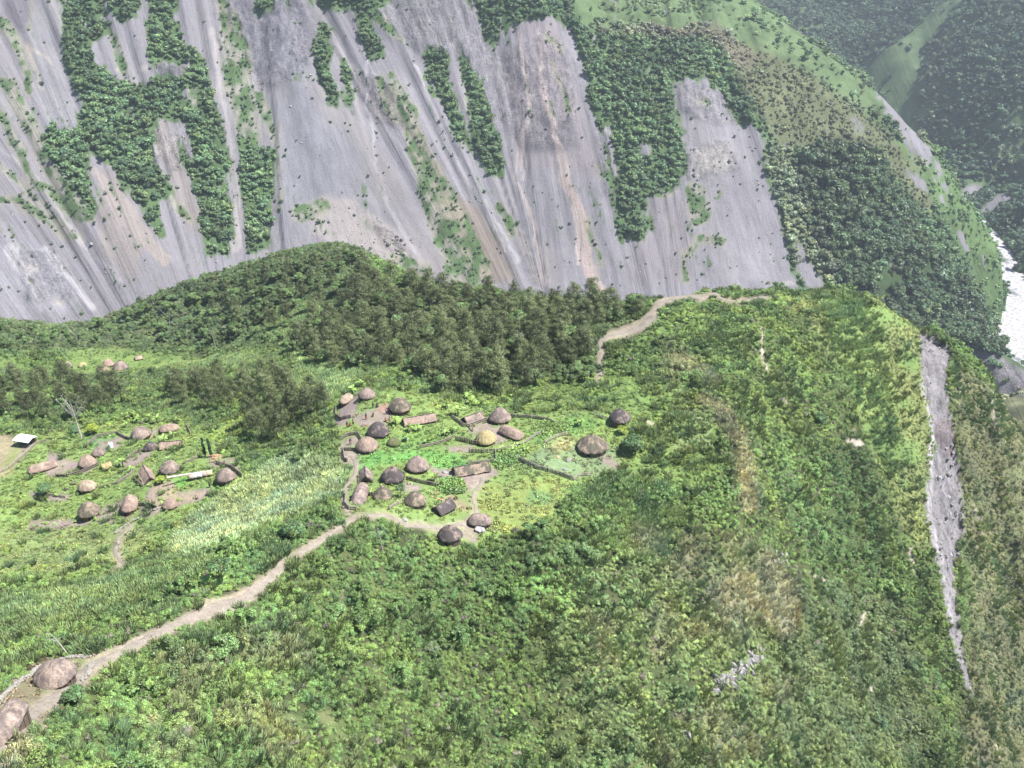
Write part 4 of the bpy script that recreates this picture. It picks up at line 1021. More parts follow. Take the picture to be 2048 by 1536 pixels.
T = tint_vary(look(gcolF, px[keep], py[keep], 9, 45, 40) * 0.68, Pf, r, 0.3, 60, 8) * np.array([.52, .64, .74])
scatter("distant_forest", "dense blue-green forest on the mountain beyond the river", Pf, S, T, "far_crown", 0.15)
print("back", len(Pf))

# ------------------------------------------------------------------ things: helpers
def ground(px, py):
    p = NEARF.hit([px], [py], 90, 800, 1.5)[0]
    return Vector(p)
def gz(x, y): return float(NEARF(np.array([x]), np.array([y]))[0])

class MB:
    def __init__(self): self.v = []; self.f = []; self.th = []
    def add(self, vs, fs, th=None):
        k = len(self.v); self.v += [tuple(p) for p in vs]; self.f += [tuple(i + k for i in q) for q in fs]
        self.th += list(th) if th else [(0, 0, 0)] * len(vs)
    def box(self, c, s, rz=0.0, top=1.0):
        x, y, z = s[0] / 2, s[1] / 2, s[2]; ca, sa = math.cos(rz), math.sin(rz); vs = []
        for zz, k in ((0, 1), (z, top)):
            for a, b in ((-x, -y), (x, -y), (x, y), (-x, y)):
                vs.append((c[0] + (a * ca - b * sa) * k, c[1] + (a * sa + b * ca) * k, c[2] + zz))
        self.add(vs, [(3, 2, 1, 0), (4, 5, 6, 7), (0, 1, 5, 4), (1, 2, 6, 5), (2, 3, 7, 6), (3, 0, 4, 7)])
    def tube(self, pts, rads, n=6):
        pts = [Vector(p) for p in pts]; rings = []
        for i, p in enumerate(pts):
            d = (pts[min(i + 1, len(pts) - 1)] - pts[max(i - 1, 0)]).normalized()
            a = d.orthogonal().normalized(); b = d.cross(a)
            rings.append([p + (a * math.cos(t * 2 * math.pi / n) + b * math.sin(t * 2 * math.pi / n)) * rads[i] for t in range(n)])
        vs = [q for r_ in rings for q in r_]; fs = []
        for i in range(len(rings) - 1):
            for t in range(n):
                fs.append((i * n + t, i * n + (t + 1) % n, (i + 1) * n + (t + 1) % n, (i + 1) * n + t))
        fs.append(tuple(range(n))[::-1]); fs.append(tuple(range((len(rings) - 1) * n, len(rings) * n)))
        self.add(vs, fs)
    def rock(self, c, r, rng, sq=(1, 1, .7)):
        t = (1 + 5 ** .5) / 2
        V0 = [(-1, t, 0), (1, t, 0), (-1, -t, 0), (1, -t, 0), (0, -1, t), (0, 1, t), (0, -1, -t), (0, 1, -t), (t, 0, -1), (t, 0, 1), (-t, 0, -1), (-t, 0, 1)]
        F0 = [(0, 11, 5), (0, 5, 1), (0, 1, 7), (0, 7, 10), (0, 10, 11), (1, 5, 9), (5, 11, 4), (11, 10, 2), (10, 7, 6), (7, 1, 8), (3, 9, 4), (3, 4, 2), (3, 2, 6), (3, 6, 8), (3, 8, 9), (4, 9, 5), (2, 4, 11), (6, 2, 10), (8, 6, 7), (9, 8, 1)]
        a = rng.uniform(0, 6.28); vs = []
        for p in V0:
            k = r / 1.9 * rng.uniform(.7, 1.2); x, y, z = p[0] * k * sq[0], p[1] * k * sq[1], p[2] * k * sq[2]
            vs.append((c[0] + x * math.cos(a) - y * math.sin(a), c[1] + x * math.sin(a) + y * math.cos(a), c[2] + z))
        self.add(vs, F0)
    def build(self, name, mat, parent=None, smooth_=False, loc=None):
        me = bpy.data.meshes.new(name); me.from_pydata(self.v, [], self.f); me.update()
        if smooth_: me.polygons.foreach_set("use_smooth", [True] * len(me.polygons))
        a = me.attributes.new("th", 'FLOAT_VECTOR', 'POINT'); a.data.foreach_set("vector", np.array(self.th, np.float32).ravel())
        me.materials.append(mat)
        o = bpy.data.objects.new(name, me); COL.objects.link(o)
        if parent: o.parent = parent
        if loc is not None: o.location = loc
        return o

def thing(name, label, cat, loc, rz=0.0, group=None):
    o = bpy.data.objects.new(name, None); COL.objects.link(o)
    o.empty_display_size = 0.5
    o.location = loc; o.rotation_euler = (0, 0, rz); o["label"] = label; o["category"] = cat
    if group: o["group"] = group
    return o
def tag(o, label, cat, group=None):
    o["label"] = label; o["category"] = cat
    if group: o["group"] = group
    return o
def dup(root, loc, rz, sc, label, group):
    r_ = root.copy(); COL.objects.link(r_); r_.location = loc; r_.rotation_euler = (0, 0, rz); r_.scale = sc
    r_["label"] = label; r_["group"] = group
    for ch in list(root.children):
        c_ = ch.copy(); COL.objects.link(c_); c_.parent = r_
    return r_

def plain(name, col, rough=0.85, scale=6.0, amt=0.35, spec=0.2):
    m, nt = new_mat(name)
    tc = nt.nodes.new("ShaderNodeTexCoord").outputs['Object']
    n = noisen(nt, tc, scale, 5, 0.7)
    rgb = nt.nodes.new("ShaderNodeRGB"); rgb.outputs[0].default_value = (*col, 1)
    c = scale_col(nt, rgb.outputs[0], ramp(nt, n, 0.25, 0.75, 1 - amt, 1 + amt))
    finish(nt, c, rough, n, 0.4, 0.03, spec)
    return m
def thatch(name, col, dark, amt, moss=0.0, edge=0.56):
    """aged thatch: strands down the roof, weathered dark patches of their own shape, a little moss"""
    m, nt = new_mat(name)
    th = attr(nt, "th").outputs['Vector']; tc = nt.nodes.new("ShaderNodeTexCoord").outputs['Object']
    rnd = nt.nodes.new("ShaderNodeObjectInfo").outputs['Random']
    off = nt.nodes.new("ShaderNodeVectorMath"); off.operation = 'ADD'; nt.links.new(tc, off.inputs[0])
    cx = nt.nodes.new("ShaderNodeCombineXYZ"); nt.links.new(mathn(nt, 'MULTIPLY', rnd, 60.0), cx.inputs[0]); nt.links.new(cx.outputs[0], off.inputs[1])
    st = noisen(nt, th, 1.0, 5, 0.75, (5.0, 0.9, 1)); pt = noisen(nt, off.outputs[0], 0.55, 5, 0.65); fn = noisen(nt, off.outputs[0], 5.0, 4, 0.8)
    rgb = nt.nodes.new("ShaderNodeRGB"); rgb.outputs[0].default_value = (*col, 1)
    c = scale_col(nt, rgb.outputs[0], ramp(nt, st, 0.32, 0.68, 0.5, 1.5))
    c = scale_col(nt, c, ramp(nt, fn, 0.32, 0.68, 0.62, 1.38))
    c = mixc(nt, mathn(nt, 'MULTIPLY', ramp(nt, pt, edge - .10, edge + .0), amt), c, dark)
    if moss: c = mixc(nt, mathn(nt, 'MULTIPLY', ramp(nt, fn, 0.45, 0.6), moss), c, (0.10, 0.13, 0.05))
    finish(nt, c, 0.95, mathn(nt, 'ADD', st, fn), 0.9, 0.12, 0.1)
    return m
TH = {
 'mauve': thatch("thatch_weathered", (0.270, 0.212, 0.179), (0.085, 0.075, 0.078), 0.6),
 'dark': thatch("thatch_dark", (0.225, 0.179, 0.155), (0.055, 0.050, 0.054), 0.85, 0, 0.50),
 'pale': thatch("thatch_pale", (0.343, 0.277, 0.204), (0.14, 0.12, 0.11), 0.5),
 'pink': thatch("thatch_dusty", (0.310, 0.231, 0.185), (0.14, 0.11, 0.105), 0.45),
 'orange': thatch("thatch_new", (0.368, 0.332, 0.175), (0.28, 0.17, 0.09), 0.5),
 'moss': thatch("thatch_mossy", (0.211, 0.186, 0.107), (0.085, 0.10, 0.045), 0.8, 0.7, 0.46),
 'patch': thatch("thatch_patched", (0.304, 0.231, 0.185), (0.07, 0.065, 0.06), 0.8, 0.35, 0.53),
}
M_WALL = plain("wall_boards", (0.12, 0.09, 0.07)); M_POST = plain("fence_wood", (0.26, 0.225, 0.19)); M_DPOST = plain("fence_wood_dark", (0.12, 0.095, 0.08))
M_STONE = plain("dry_stone", (0.25, 0.235, 0.21)); M_PALEST = plain("pale_stone", (0.27, 0.265, 0.265), 0.85, 2.5, 0.5); M_WOOD = plain("split_timber", (0.42, 0.27, 0.16)); M_BARK = plain("bark", (0.17, 0.145, 0.12)); M_DEAD = plain("dead_wood", (0.40, 0.38, 0.34))
M_DOORSHADE = plain("doorway_shade", (0.015, 0.012, 0.01)); M_METAL = plain("white_metal", (0.72, 0.73, 0.76), 0.35, 1.0, 0.06, 0.5); M_WHITE = plain("white_cloth", (0.66, 0.64, 0.62), 0.8, 2.0, 0.15); M_BLUE = plain("blue_sheet", (0.40, 0.52, 0.66)); M_PINKC = plain("dusty_cloth", (0.48, 0.36, 0.32), 0.8, 2.0, 0.15)
M_GRID = plain("path_dirt", (0.235, 0.200, 0.165), 0.95, 0.8, 0.35)

# ------------------------------------------------------------------ footpaths (draped ribbons with uneven edges)
def path(pts, name, seed):
    rng = np.random.default_rng(seed)
    P = [ground(a, b) for a, b, c in pts]; W = [c * .74 / F * p.length * 0.5 for (a, b, c), p in zip(pts, P)]
    P2, W2 = [], []
    for i in range(len(P) - 1):
        p0, p1, p2, p3 = P[max(i - 1, 0)], P[i], P[i + 1], P[min(i + 2, len(P) - 1)]
        n = max(2, int((p2 - p1).length / 0.6))
        for k in range(n):
            t = k / n
            q = 0.5 * ((2 * p1) + (p2 - p0) * t + (2 * p0 - 5 * p1 + 4 * p2 - p3) * t * t + (3 * p1 - p0 - 3 * p2 + p3) * t ** 3)
            P2.append(q); W2.append(W[i] * (1 - t) + W[i + 1] * t)
    P2.append(P[-1]); W2.append(W[-1])
    vs, fs = [], []; m = 7
    for i, q in enumerate(P2):
        d = (P2[min(i + 1, len(P2) - 1)] - P2[max(i - 1, 0)]); d.z = 0; d.normalize(); nrm = Vector((-d.y, d.x, 0))
        wl = W2[i] * (1 + 0.35 * float(fbm(q.x / 2.2, q.y / 2.2, seed, 2))); wr = W2[i] * (1 + 0.35 * float(fbm(q.x / 2.2, q.y / 2.2, seed + 5, 2)))
        for k in range(m):
            u = -1 + 2 * k / (m - 1); p = q + nrm * (u * (wl if u < 0 else wr))
            z = gz(p.x, p.y); e = 0.10 if 0 < k < m - 1 else -0.06
            vs.append((p.x, p.y, z + e))
    for i in range(len(P2) - 1):
        for k in range(m - 1):
            a = i * m + k; fs.append((a, a + 1, a + m + 1, a + m))
    b = MB(); b.add(vs, fs)
    return set_kind(b.build(name, MPATH, None, True), "structure")
MPATH, nt = new_mat("trodden_path")
geo = N(nt, "ShaderNodeNewGeometry").outputs['Position']
a1 = noisen(nt, geo, 0.5, 5, 0.7); a2 = noisen(nt, geo, 3.0, 4, 0.75)
c = mixc(nt, ramp(nt, a1, 0.35, 0.65), (0.19, 0.165, 0.135), (0.27, 0.235, 0.20)); c = scale_col(nt, c, ramp(nt, a2, 0.3, 0.7, 0.75, 1.25))
finish(nt, c, 0.95, a2, 0.5, 0.1, 0.1)
for i, (k, q) in enumerate(PATHS.items()): path(q, "footpath", 40 + i)

# ------------------------------------------------------------------ huts
def shell(b, a, R, h, z0, thick=0.22, seed=0, n=44, m=9, pw=1.75, ribs=0.0):
    """domed thatch over a round (a = 0) or long, round-ended (a > 0) plan"""
    rng = np.random.default_rng(seed)
    vs, th, fs = [], [], []
    for j in range(m + 1):
        t = (j / m) ** 0.8
        for i in range(n):
            ph = i * 2 * math.pi / n
            c = a * max(-1, min(1, 1.8 * math.cos(ph)))
            rr = R * t * (1 + 0.035 * math.sin(3 * ph + seed) + 0.02 * rng.normal() * (t > .5))
            z = z0 + h * (1 - t ** pw) + 0.04 * rng.normal() * (0 < j)
            if ribs: z += ribs * t * math.cos(ph * 11) * 0.5; 
            x, y = c + rr * math.cos(ph), rr * math.sin(ph)
            if j == m: z += 0.07 * rng.normal() - 0.05
            vs.append((x, y, z)); th.append((ph * max(R, 1) / 2 + seed, t * R, a * .3))
    for i in range(n):                       # cut edge and underside
        x, y, z = vs[m * n + i]; vs.append((x * 0.985, y * 0.985, z - thick)); th.append((i * .4, 9, 0))
    for i in range(n):
        ph = i * 2 * math.pi / n; c = a * max(-1, min(1, 1.8 * math.cos(ph)))
        vs.append((c + .75 * R * math.cos(ph), .75 * R * math.sin(ph), z0 - thick * .4)); th.append((i * .4, 9, 0))
    for j in range(m + 2):
        for i in range(n):
            k = (i + 1) % n; fs.append((j * n + i, (j + 1) * n + i, (j + 1) * n + k, j * n + k))
    if a == 0: fs.append(tuple(range(n)))
    b.add(vs, fs, th)

def round_hut(cx, yb, w, style, label, h=0.84, pw=2.1, name="round_hut", a=0.0, rz=None, grp=None, seed=None, ribs=0.0, cat="hut", tuft=True):
    g0 = ground(cx, yb - w * 0.35); D = g0.length; R = 1.05 * w / 2 / F * D
    el = math.asin(-g0.z / D)
    g = ground(cx, yb - w * 0.5 * math.sin(el) * 0.95); R = 1.05 * w / 2 / F * g.length
    return hut_at(g, R, style, label, h, pw, name, a, rz or 0.0, grp, seed if seed is not None else int(cx * 7 + yb), ribs, cat, tuft)

def hut_at(g, R, style, label, h=.86, pw=1.75, name="round_hut", a=0.0, rz=0.0, grp=None, seed=1, ribs=0.0, cat="hut", tuft=True):
    # sit the base on the lowest ground under the plan so that no wall hangs in the air
    zs = [gz(g.x + (R + a) * math.cos(t), g.y + R * math.sin(t)) for t in np.linspace(0, 6.28, 9)]
    z = 0.6 * float(np.mean(zs)) + 0.4 * max(zs) - 0.05; dz = z - min(zs) + 0.35
    t = thing(name, label, cat, (g.x, g.y, z), rz, grp)
    wh = 0.36 * R if R < 3 else 0.95
    b = MB(); shell(b, a, R, h * R, wh, 0.10 + 0.05 * R, seed, 44 if R > 1.3 else 26, 9, pw, ribs)
    roof = b.build("thatch_roof", TH[style], t, True)
    b = MB(); n = 30; vs = []; fs = []
    rng = random.Random(seed)
    for zz in (-dz, wh + 0.12):
        for i in range(n * 2):
            ph = (i // 2 + (0.42 if i % 2 else -0.42)) * 2 * math.pi / n; c = a * max(-1, min(1, 1.8 * math.cos(ph))); q = .83 * R
            vs.append((c + q * math.cos(ph), q * math.sin(ph), zz))
    for i in range(0, 2 * n):
        k = (i + 1) % (2 * n); fs.append((i, k, 2 * n + k, 2 * n + i))
    b.add(vs, fs)
    for i in range(n):                       # upright boards standing proud of the wall
        ph = i * 2 * math.pi / n; c = a * max(-1, min(1, 1.8 * math.cos(ph))); q = .845 * R
        b.box((c + q * math.cos(ph), q * math.sin(ph), -dz), (0.06, 2 * q * math.pi / n * .7, dz + wh + rng.uniform(-.05, .05)), ph)
    wall = b.build("wall", M_WALL, t)
    ph = rng.choice([-1.9, -1.2, -2.4, 2.6]) - rz; c = a * max(-1, min(1, 1.8 * math.cos(ph))); q = .86 * R
    b = MB(); b.box((c + q * math.cos(ph), q * math.sin(ph), -dz + .1), (0.12, 0.55, dz + wh - .12), ph); b.build("doorway", M_DOORSHADE, wall)  # solid near-black box: shade of the unlit opening painted as its colour
    if tuft and a == 0:
        b = MB(); b.tube([(0, 0, wh + h * R - .12), (0, 0, wh + h * R + .07), (.03, 0, wh + h * R + .2)], [.34, .2, .05], 9); b.build("roof_cap", TH['dark' if style in ('dark', 'moss') else 'mauve'], roof)
    return t

def long_hut(p0, p1, wm, style, label, gable=False, h=0.8, name="long_house", seed=1, cat="hut", hgt=None, grp=None, ridge_drop=0):
    A_, B_ = ground(*p0), ground(*p1); mid = (A_ + B_) / 2; d = B_ - A_; d.z = 0; L = d.length; rz = math.atan2(d.y, d.x)
    g = Vector((mid.x, mid.y, gz(mid.x, mid.y)))
    if not gable:
        return hut_at(g, wm / 2, style, label, h * 1.05, 2.0, name, max(0.1, L / 2 - wm * .35), rz, grp, seed, 0, cat, False)
    zs = [gz(mid.x + d.normalized().x * s * L / 2 - d.normalized().y * q * wm / 2, mid.y + d.normalized().y * s * L / 2 + d.normalized().x * q * wm / 2) for s in (-1, 1) for q in (-1, 1)]
    z = float(np.mean(zs)) - .05; dz = z - min(zs) + .4
    t = thing(name, label, cat, (g.x, g.y, z), rz, grp)
    wh = 0.55; hh = h * wm / 2 * 1.05; rng = np.random.default_rng(seed); n = max(8, int(L / .35)); m = 7
    vs, th, fs = [], [], []
    for j in range(2 * m + 1):
        u = j / m - 1
        for i in range(n + 1):
            s = i / n - .5; end = 1 + 0.04 * rng.normal()
            x = s * (L + 0.5) * (1 + 0.0 * u) + (0.06 * rng.normal() if i in (0, n) else 0)
            zz = wh + hh * (1 - abs(u) ** 1.25) + 0.045 * rng.normal() - 0.10 * math.cos(s * math.pi) * (1 - abs(u))
            if j in (0, 2 * m): zz += 0.06 * rng.normal() - .08
            vs.append((x, u * wm / 2, zz)); th.append((x * 1.3 + seed, abs(u) * wm / 2, 0.2 * np.sign(u)))
    N1 = len(vs)
    for k in range(N1): x, y, zz = vs[k]; vs.append((x * .99, y * .93, zz - .22)); th.append(th[k])
    W_ = n + 1
    for j in range(2 * m):
        for i in range(n):
            q = (j * W_ + i, j * W_ + i + 1, (j + 1) * W_ + i + 1, (j + 1) * W_ + i); fs.append(q); fs.append(tuple(N1 + k for k in q)[::-1])
    for i in range(n):
        for j in (0, 2 * m): q = (j * W_ + i, j * W_ + i + 1); fs.append((q[0], q[1], q[1] + N1, q[0] + N1))
    for j in range(2 * m):
        for i in (0, n): q = (j * W_ + i, (j + 1) * W_ + i); fs.append((q[0], q[1], q[1] + N1, q[0] + N1))
    b = MB(); b.add(vs, fs, th); roof = b.build("thatch_roof", TH[style], t, True)
    b = MB(); hw = wm * .40; x = L / 2 - .12
    b.add([(-x, -hw, -dz), (x, -hw, -dz), (x, hw, -dz), (-x, hw, -dz), (-x, -hw, wh + .1), (x, -hw, wh + .1), (x, hw, wh + .1), (-x, hw, wh + .1), (-x, 0, wh + hh - .35), (x, 0, wh + hh - .35)],
          [(0, 1, 5, 4), (2, 3, 7, 6), (0, 4, 8, 7, 3), (1, 2, 6, 9, 5)])
    k = int(L / .3)
    for i in range(k + 1):
        for s in (-1, 1): b.box((-x + i * 2 * x / k, s * (hw + .03), -dz), (.2, .05, dz + wh + rng.uniform(-.06, .04)))
    wall = b.build("wall", M_WALL, t)
    b = MB(); b.box((x + .03, 0, -dz + .1), (.06, wm * .3, dz + wh + .1)); b.build("doorway", M_DOORSHADE, wall)  # near-black box again, painted shade in place of an open doorway
    b = MB(); b.tube([(-L / 2 - .2, 0, wh + hh + .02), (0, .02, wh + hh - .06), (L / 2 + .2, 0, wh + hh + .02)], [.1, .13, .1], 7); b.build("ridge_cap", TH['dark'] if style != 'orange' else TH['orange'], roof)
    return t

G1 = None
round_hut(734, 803, 33, 'mauve', "small round thatched hut at the back of the village beside the pale oval hut")
round_hut(800, 831, 43, 'patch', "round hut with blotchy dark thatch behind the people in the rear yard")
round_hut(757, 879, 44, 'dark', "round hut with thatch dark on one side, between two fenced yards of the village", seed=3)
round_hut(734.5, 909, 43, 'pink', "plain brown round hut in front of the dark-sided one, fenced yard on its left")
round_hut(788, 896, 27, 'moss', "low mossy green dome hut sunk in the grass in mid village", h=.8)
round_hut(835, 950, 45, 'mauve', "round hut with streaky brown thatch below the lawn, rear of a pair")
round_hut(786, 973, 46, 'dark', "dark-topped round hut in front of the lawn beside the small gabled hut")
round_hut(766, 1007, 38, 'patch', "pointed round hut with mossy thatch, short fence at its left", h=1.0, pw=1.3)
round_hut(831, 1021, 43, 'patch', "worn round hut with holes and pale patches in its thatch, village front", seed=9)
round_hut(900, 1090, 47, 'dark', "dark-crowned round hut standing alone nearest the bushes at the village front", h=.9, pw=1.6)
round_hut(1000, 851, 43, 'mauve', "round hut with pointed grey-brown thatch between the gabled shed and the dusty pink hut", h=.95, pw=1.6)
round_hut(972, 894, 41, 'orange', "round hut with fresh orange thatch")
round_hut(1239, 854, 42, 'dark', "lone dark purple-brown round hut at the right edge of the village among bushes", h=.8)
round_hut(1184, 913, 62, 'patch', "largest round house of the village, ribbed conical thatch, on the grass plot", h=.72, pw=1.25, ribs=.22, name="round_house", cat="house")
round_hut(176, 938, 32, 'pink', "round pinkish hut of the lower hamlet behind the curved fence")
round_hut(199, 916, 25, 'mauve', "small round hut of the lower hamlet next to the white water tank")
round_hut(180, 1041, 40, 'patch', "round hut with a pale streaked crown at the front left of the lower hamlet", h=.85)
round_hut(283, 884, 36, 'mauve', "round hut at the back of the lower hamlet beside a rounded long hut", h=.8)
round_hut(302, 905, 24, 'dark', "small dark hut partly hidden at the end of the pale gabled long hut")
round_hut(341, 953, 36, 'mauve', "round hut just behind the long pole rack in the lower hamlet")
round_hut(452, 970, 37, 'mauve', "round hut at the right end of the lower hamlet beside a bent fence", seed=8)
round_hut(341, 1021, 28, 'pink', "small round hut at the front edge of the sandy yard")
round_hut(114, 1386, 69, 'mauve', "big round hut in the stone-edged yard beside the ridge path", h=.68, seed=12)
round_hut(166, 738, 16, 'orange', "tiny orange hut in the hollow beyond the lower hamlet")
round_hut(217, 738, 22, 'pink', "rear hut of the three brown huts in the distant hollow")
round_hut(242, 745, 27, 'mauve', "right-hand broad hut of the three in the distant hollow")
round_hut(207, 751, 22, 'pink', "front hut of the three brown huts in the distant hollow")
round_hut(135, 741, 20, 'mauve', "low brown hut to the left of the tiny orange hut in the distant hollow")
long_hut((684,815), (701,797), 2.9, 'pale', "pale straw oval hut at the rear left corner of the village", seed=2)
long_hut((808,849), (869,840), 3.2, 'pink', "long straight-roofed hut behind the banana plants in the village centre", True, seed=4)
long_hut((731,951), (732,967), 3.2, 'mauve', "small gabled hut with open dark front end above the path", True, seed=5, h=1.1)
long_hut((727,989), (712,1011), 3.3, 'mauve', "long round-ended hut sloping down toward the village path", seed=6)
long_hut((873,1026), (901,1014), 3.4, 'dark', "short slumped gabled hut with grey ribbed thatch at the village front", True, seed=7)
long_hut((909,949), (976,938), 3.5, 'patch', "longest gabled hut with patched thatch standing on the bare earth", True, seed=8)
long_hut((940,1045), (979,1049), 3.7, 'mauve', "round-ended long hut with the pale boulder at its corner", seed=9)
long_hut((930,845), (962,836), 3.0, 'mauve', "gabled shed inside the fence at the rear of the village", True, seed=10)
long_hut((1004,864), (1041,879), 3.6, 'pink', "dusty pink round-ended hut lying diagonal to the orange hut", seed=11)
long_hut((59,948), (113,930), 3.3, 'pink', "long low round-ended hut beside the clearing of the lower hamlet", seed=12)
long_hut((206,939), (222,932), 2.4, 'orange', "small orange gabled shed against the curved fence", True, seed=13, name="shed", cat="shed")
long_hut((322,866), (356,858), 3.2, 'pink', "round-ended long hut at the very back of the lower hamlet", seed=14)
long_hut((322,899), (363,889), 3.1, 'pink', "pale gabled long hut behind the dark slender trees", True, seed=15)
long_hut((290,950), (301,964), 3.4, 'pink', "small gabled hut with a dark notch in its front, left of the pole rack", True, seed=16, h=1.0)
long_hut((263,1004), (259,1030), 3.9, 'pink', "tall pinkish round-ended hut by the sandy yard", seed=17)
long_hut((162,983), (190,976), 4.2, 'pale', "pale rounded oval hut in the middle of the lower hamlet", seed=18)
long_hut((-26,1492), (48,1440), 3.2, 'mauve', "big round-ended hut cut by the left edge beside the ridge path", seed=19)
long_hut((272,719), (286,717), 2.6, 'pale', "tiny pale hut at the right end of the distant hollow", True, seed=20)

# white metal shelter at the clearing
A_, B_ = ground(33, 893), ground(64, 895); mid = (A_ + B_) / 2; rz = math.atan2((B_ - A_).y, (B_ - A_).x); L = (B_ - A_).length
t = thing("shelter", "white metal roofed shelter at the edge of the sandy clearing", "shelter", (mid.x, mid.y + 1.4, mid.z), rz)
b = MB()
for s in (-1, 1):
    b.add([(-L / 2, 0, 2.5), (L / 2, 0, 2.5), (L / 2, s * 1.9, 2.0), (-L / 2, s * 1.9, 2.0), (-L / 2, 0, 2.46), (L / 2, 0, 2.46), (L / 2, s * 1.9, 1.96), (-L / 2, s * 1.9, 1.96)],
          [(0, 1, 2, 3), (7, 6, 5, 4), (0, 3, 7, 4), (1, 5, 6, 2), (3, 2, 6, 7)])
    for k in range(12): x = -L / 2 + .2 + k * (L - .4) / 11; b.add([(x, 0, 2.51), (x + .06, 0, 2.51), (x + .06, s * 1.9, 2.01), (x, s * 1.9, 2.01), (x + .03, 0, 2.55), (x + .03, s * 1.9, 2.05)], [(0, 4, 5, 3), (4, 1, 2, 5)])
b.build("roof", M_METAL, t)
for sx_ in (-1, 1):
    for sy in (-1, 1):
        b = MB(); b.tube([(sx_ * (L / 2 - .3), sy * 1.6, -.6), (sx_ * (L / 2 - .3), sy * 1.6, 2.06)], [.07, .06]); b.build("post", M_DPOST, t)
b = MB(); b.box((0.2, 1.3, -.3), (L * .8, .1, 1.9)); b.build("back_wall", M_WALL, t)

# ------------------------------------------------------------------ fences and walls
def fence(pts, label, kind='stick', hgt=1.0, name=None, seed=0, dark=False):
    P = [ground(a, b_) for a, b_ in pts]; rng = random.Random(len(pts) * 97 + int(pts[0][0] * 3)); o = P[0]
    b = MB(); rails = MB(); run = []
    for p, q in zip(P[:-1], P[1:]):
        n = max(1, int(math.hypot(q.x - p.x, q.y - p.y) / (0.2 if kind == 'stick' else 0.28)))
        for k in range(n):
            x = p.x + (q.x - p.x) * k / n; y = p.y + (q.y - p.y) * k / n; run.append((x, y, gz(x, y)))
    for i, (x, y, z) in enumerate(run):
        if kind == 'stick':
            h_ = hgt * rng.uniform(.78, 1.12); b.box((x - o.x + rng.uniform(-.05, .05), y - o.y + rng.uniform(-.05, .05), z - o.z - .2), (.15, .13, h_ + .2), rng.uniform(0, 3), .75)
        elif kind == 'log':
            if i % 6 == 0: b.box((x - o.x, y - o.y, z - o.z - .2), (.14, .14, hgt + .15), 0, .8)
        else:
            for k in range(3): b.rock((x - o.x + rng.uniform(-.22, .22), y - o.y + rng.uniform(-.22, .22), z - o.z + .08 + k * .17 * hgt), rng.uniform(.16, .32), rng)
    if kind == 'stone': return tag(b.build(name or "stone_wall", M_STONE, None, False, o), label, "wall")
    t = thing(name or "stick_fence", label, "fence", o)
    b.build("stakes", M_DPOST if dark else M_POST, t)
    st = run[::5] + [run[-1]]
    if len(st) > 1:
        for k, f in enumerate((.45, .95) if kind == 'stick' else (.3, .62, .95)):
            r2 = MB(); r2.tube([(x - o.x + .08, y - o.y - .09, z - o.z + hgt * f + rng.uniform(-.05, .05)) for x, y, z in st], [.075 if k else .06] * len(st), 5); r2.build("rail", M_POST, t)
    return t
def c1(*a): return [(640 + x / 4.3875, 760 + y / 4.3875) for x, y in a]
def c2(*a): return [(880 + x / 4.3886, 760 + y / 4.3886) for x, y in a]
def c3(*a): return [(x / 5.908, 820 + y / 5.908) for x, y in a]
def c4(*a): return [(220 + x / 5.907, 820 + y / 5.907) for x, y in a]
def c5(*a): return [(x / 4.57, 1200 + y / 4.57) for x, y in a]
def c6(*a): return [(x / 4.096, 600 + y / 4.096) for x, y in a]
fence(c1((140,262),(136,320),(180,355),(275,330)), "curved stick fence below the pale oval hut at the rear left", dark=True)
fence(c1((190,525),(240,492),(330,482),(362,530)), "arched stick fence round the yard left of the dark-sided hut")
fence(c1((195,625),(322,622)), "short straight fence touching the plain brown round hut", dark=True)
fence(c1((202,628),(215,712),(245,720)), "hooked fence dropping toward the path below the brown round hut", dark=True)
fence(c1((226,1000),(220,1100),(250,1140),(335,1142)), "hooked low fence at the front left corner of the village")
fence(c1((760,872),(880,905),(1050,940)), "fence running right from the dark-topped hut to the corn patch", dark=True)
fence(c1((605,1142),(660,1105),(722,1075)), "pale log fence slanting in front of the pointed mossy hut", 'log')
fence(c1((415,1015),(472,1017)), "very short fence between the oval hut and the pointed mossy hut", dark=True)
fence(c1((1185,527),(1280,548),(1382,575)), "dark board fence left of the orange-thatched hut", hgt=1.3, dark=True)
fence(c1((880,595),(1030,565),(1185,500)), "long brown fence crossing the middle of the village lawn", hgt=.8, dark=True)
fence(c1((1160,332),(1262,412),(1312,412),(1472,352)), "angled fence in front of the rear gabled shed")
fence(c1((1312,414),(1352,458)), "stub of fence leaning off the rear shed yard", 'log')
fence(c1((1310,638),(1430,642),(1538,636)), "dark fence behind the bright vegetable patch", hgt=1.2, dark=True)
fence(c1((1540,640),(1540,702)), "short end fence at the left of the bright vegetable patch", hgt=1.3)
fence(c2((490,632),(600,605),(720,575),(800,520),(890,460)), "long pale fence curving up behind the bright vegetable patch", 'log')
fence(c1((1290,735),(1400,722),(1540,708)), "low pale fence behind the longest gabled hut", 'log', .7)
fence(c2((700,712),(850,782),(1000,822),(1172,886)), "line of dark upright posts along the lower edge of the grass plot", hgt=1.2)
fence(c2((1172,884),(1222,840),(1335,842)), "pale bent fence at the lower right corner of the grass plot", 'log')
fence(c2((915,557),(1030,500),(1130,476)), "pale fence above the grass plot of the largest house", 'log')
fence(c2((620,322),(800,338),(930,352),(1002,388)), "fence running right from the pointed grey-brown hut to the plot corner")
fence(c2((1350,300),(1430,342),(1482,352)), "pale fence reaching the lone dark hut at the right edge", 'log')
fence(c3((-200,800),(0,742),(130,682),(300,532),(400,430),(445,392),(600,386)), "long fence bordering the sandy clearing below the white shelter", 'log')
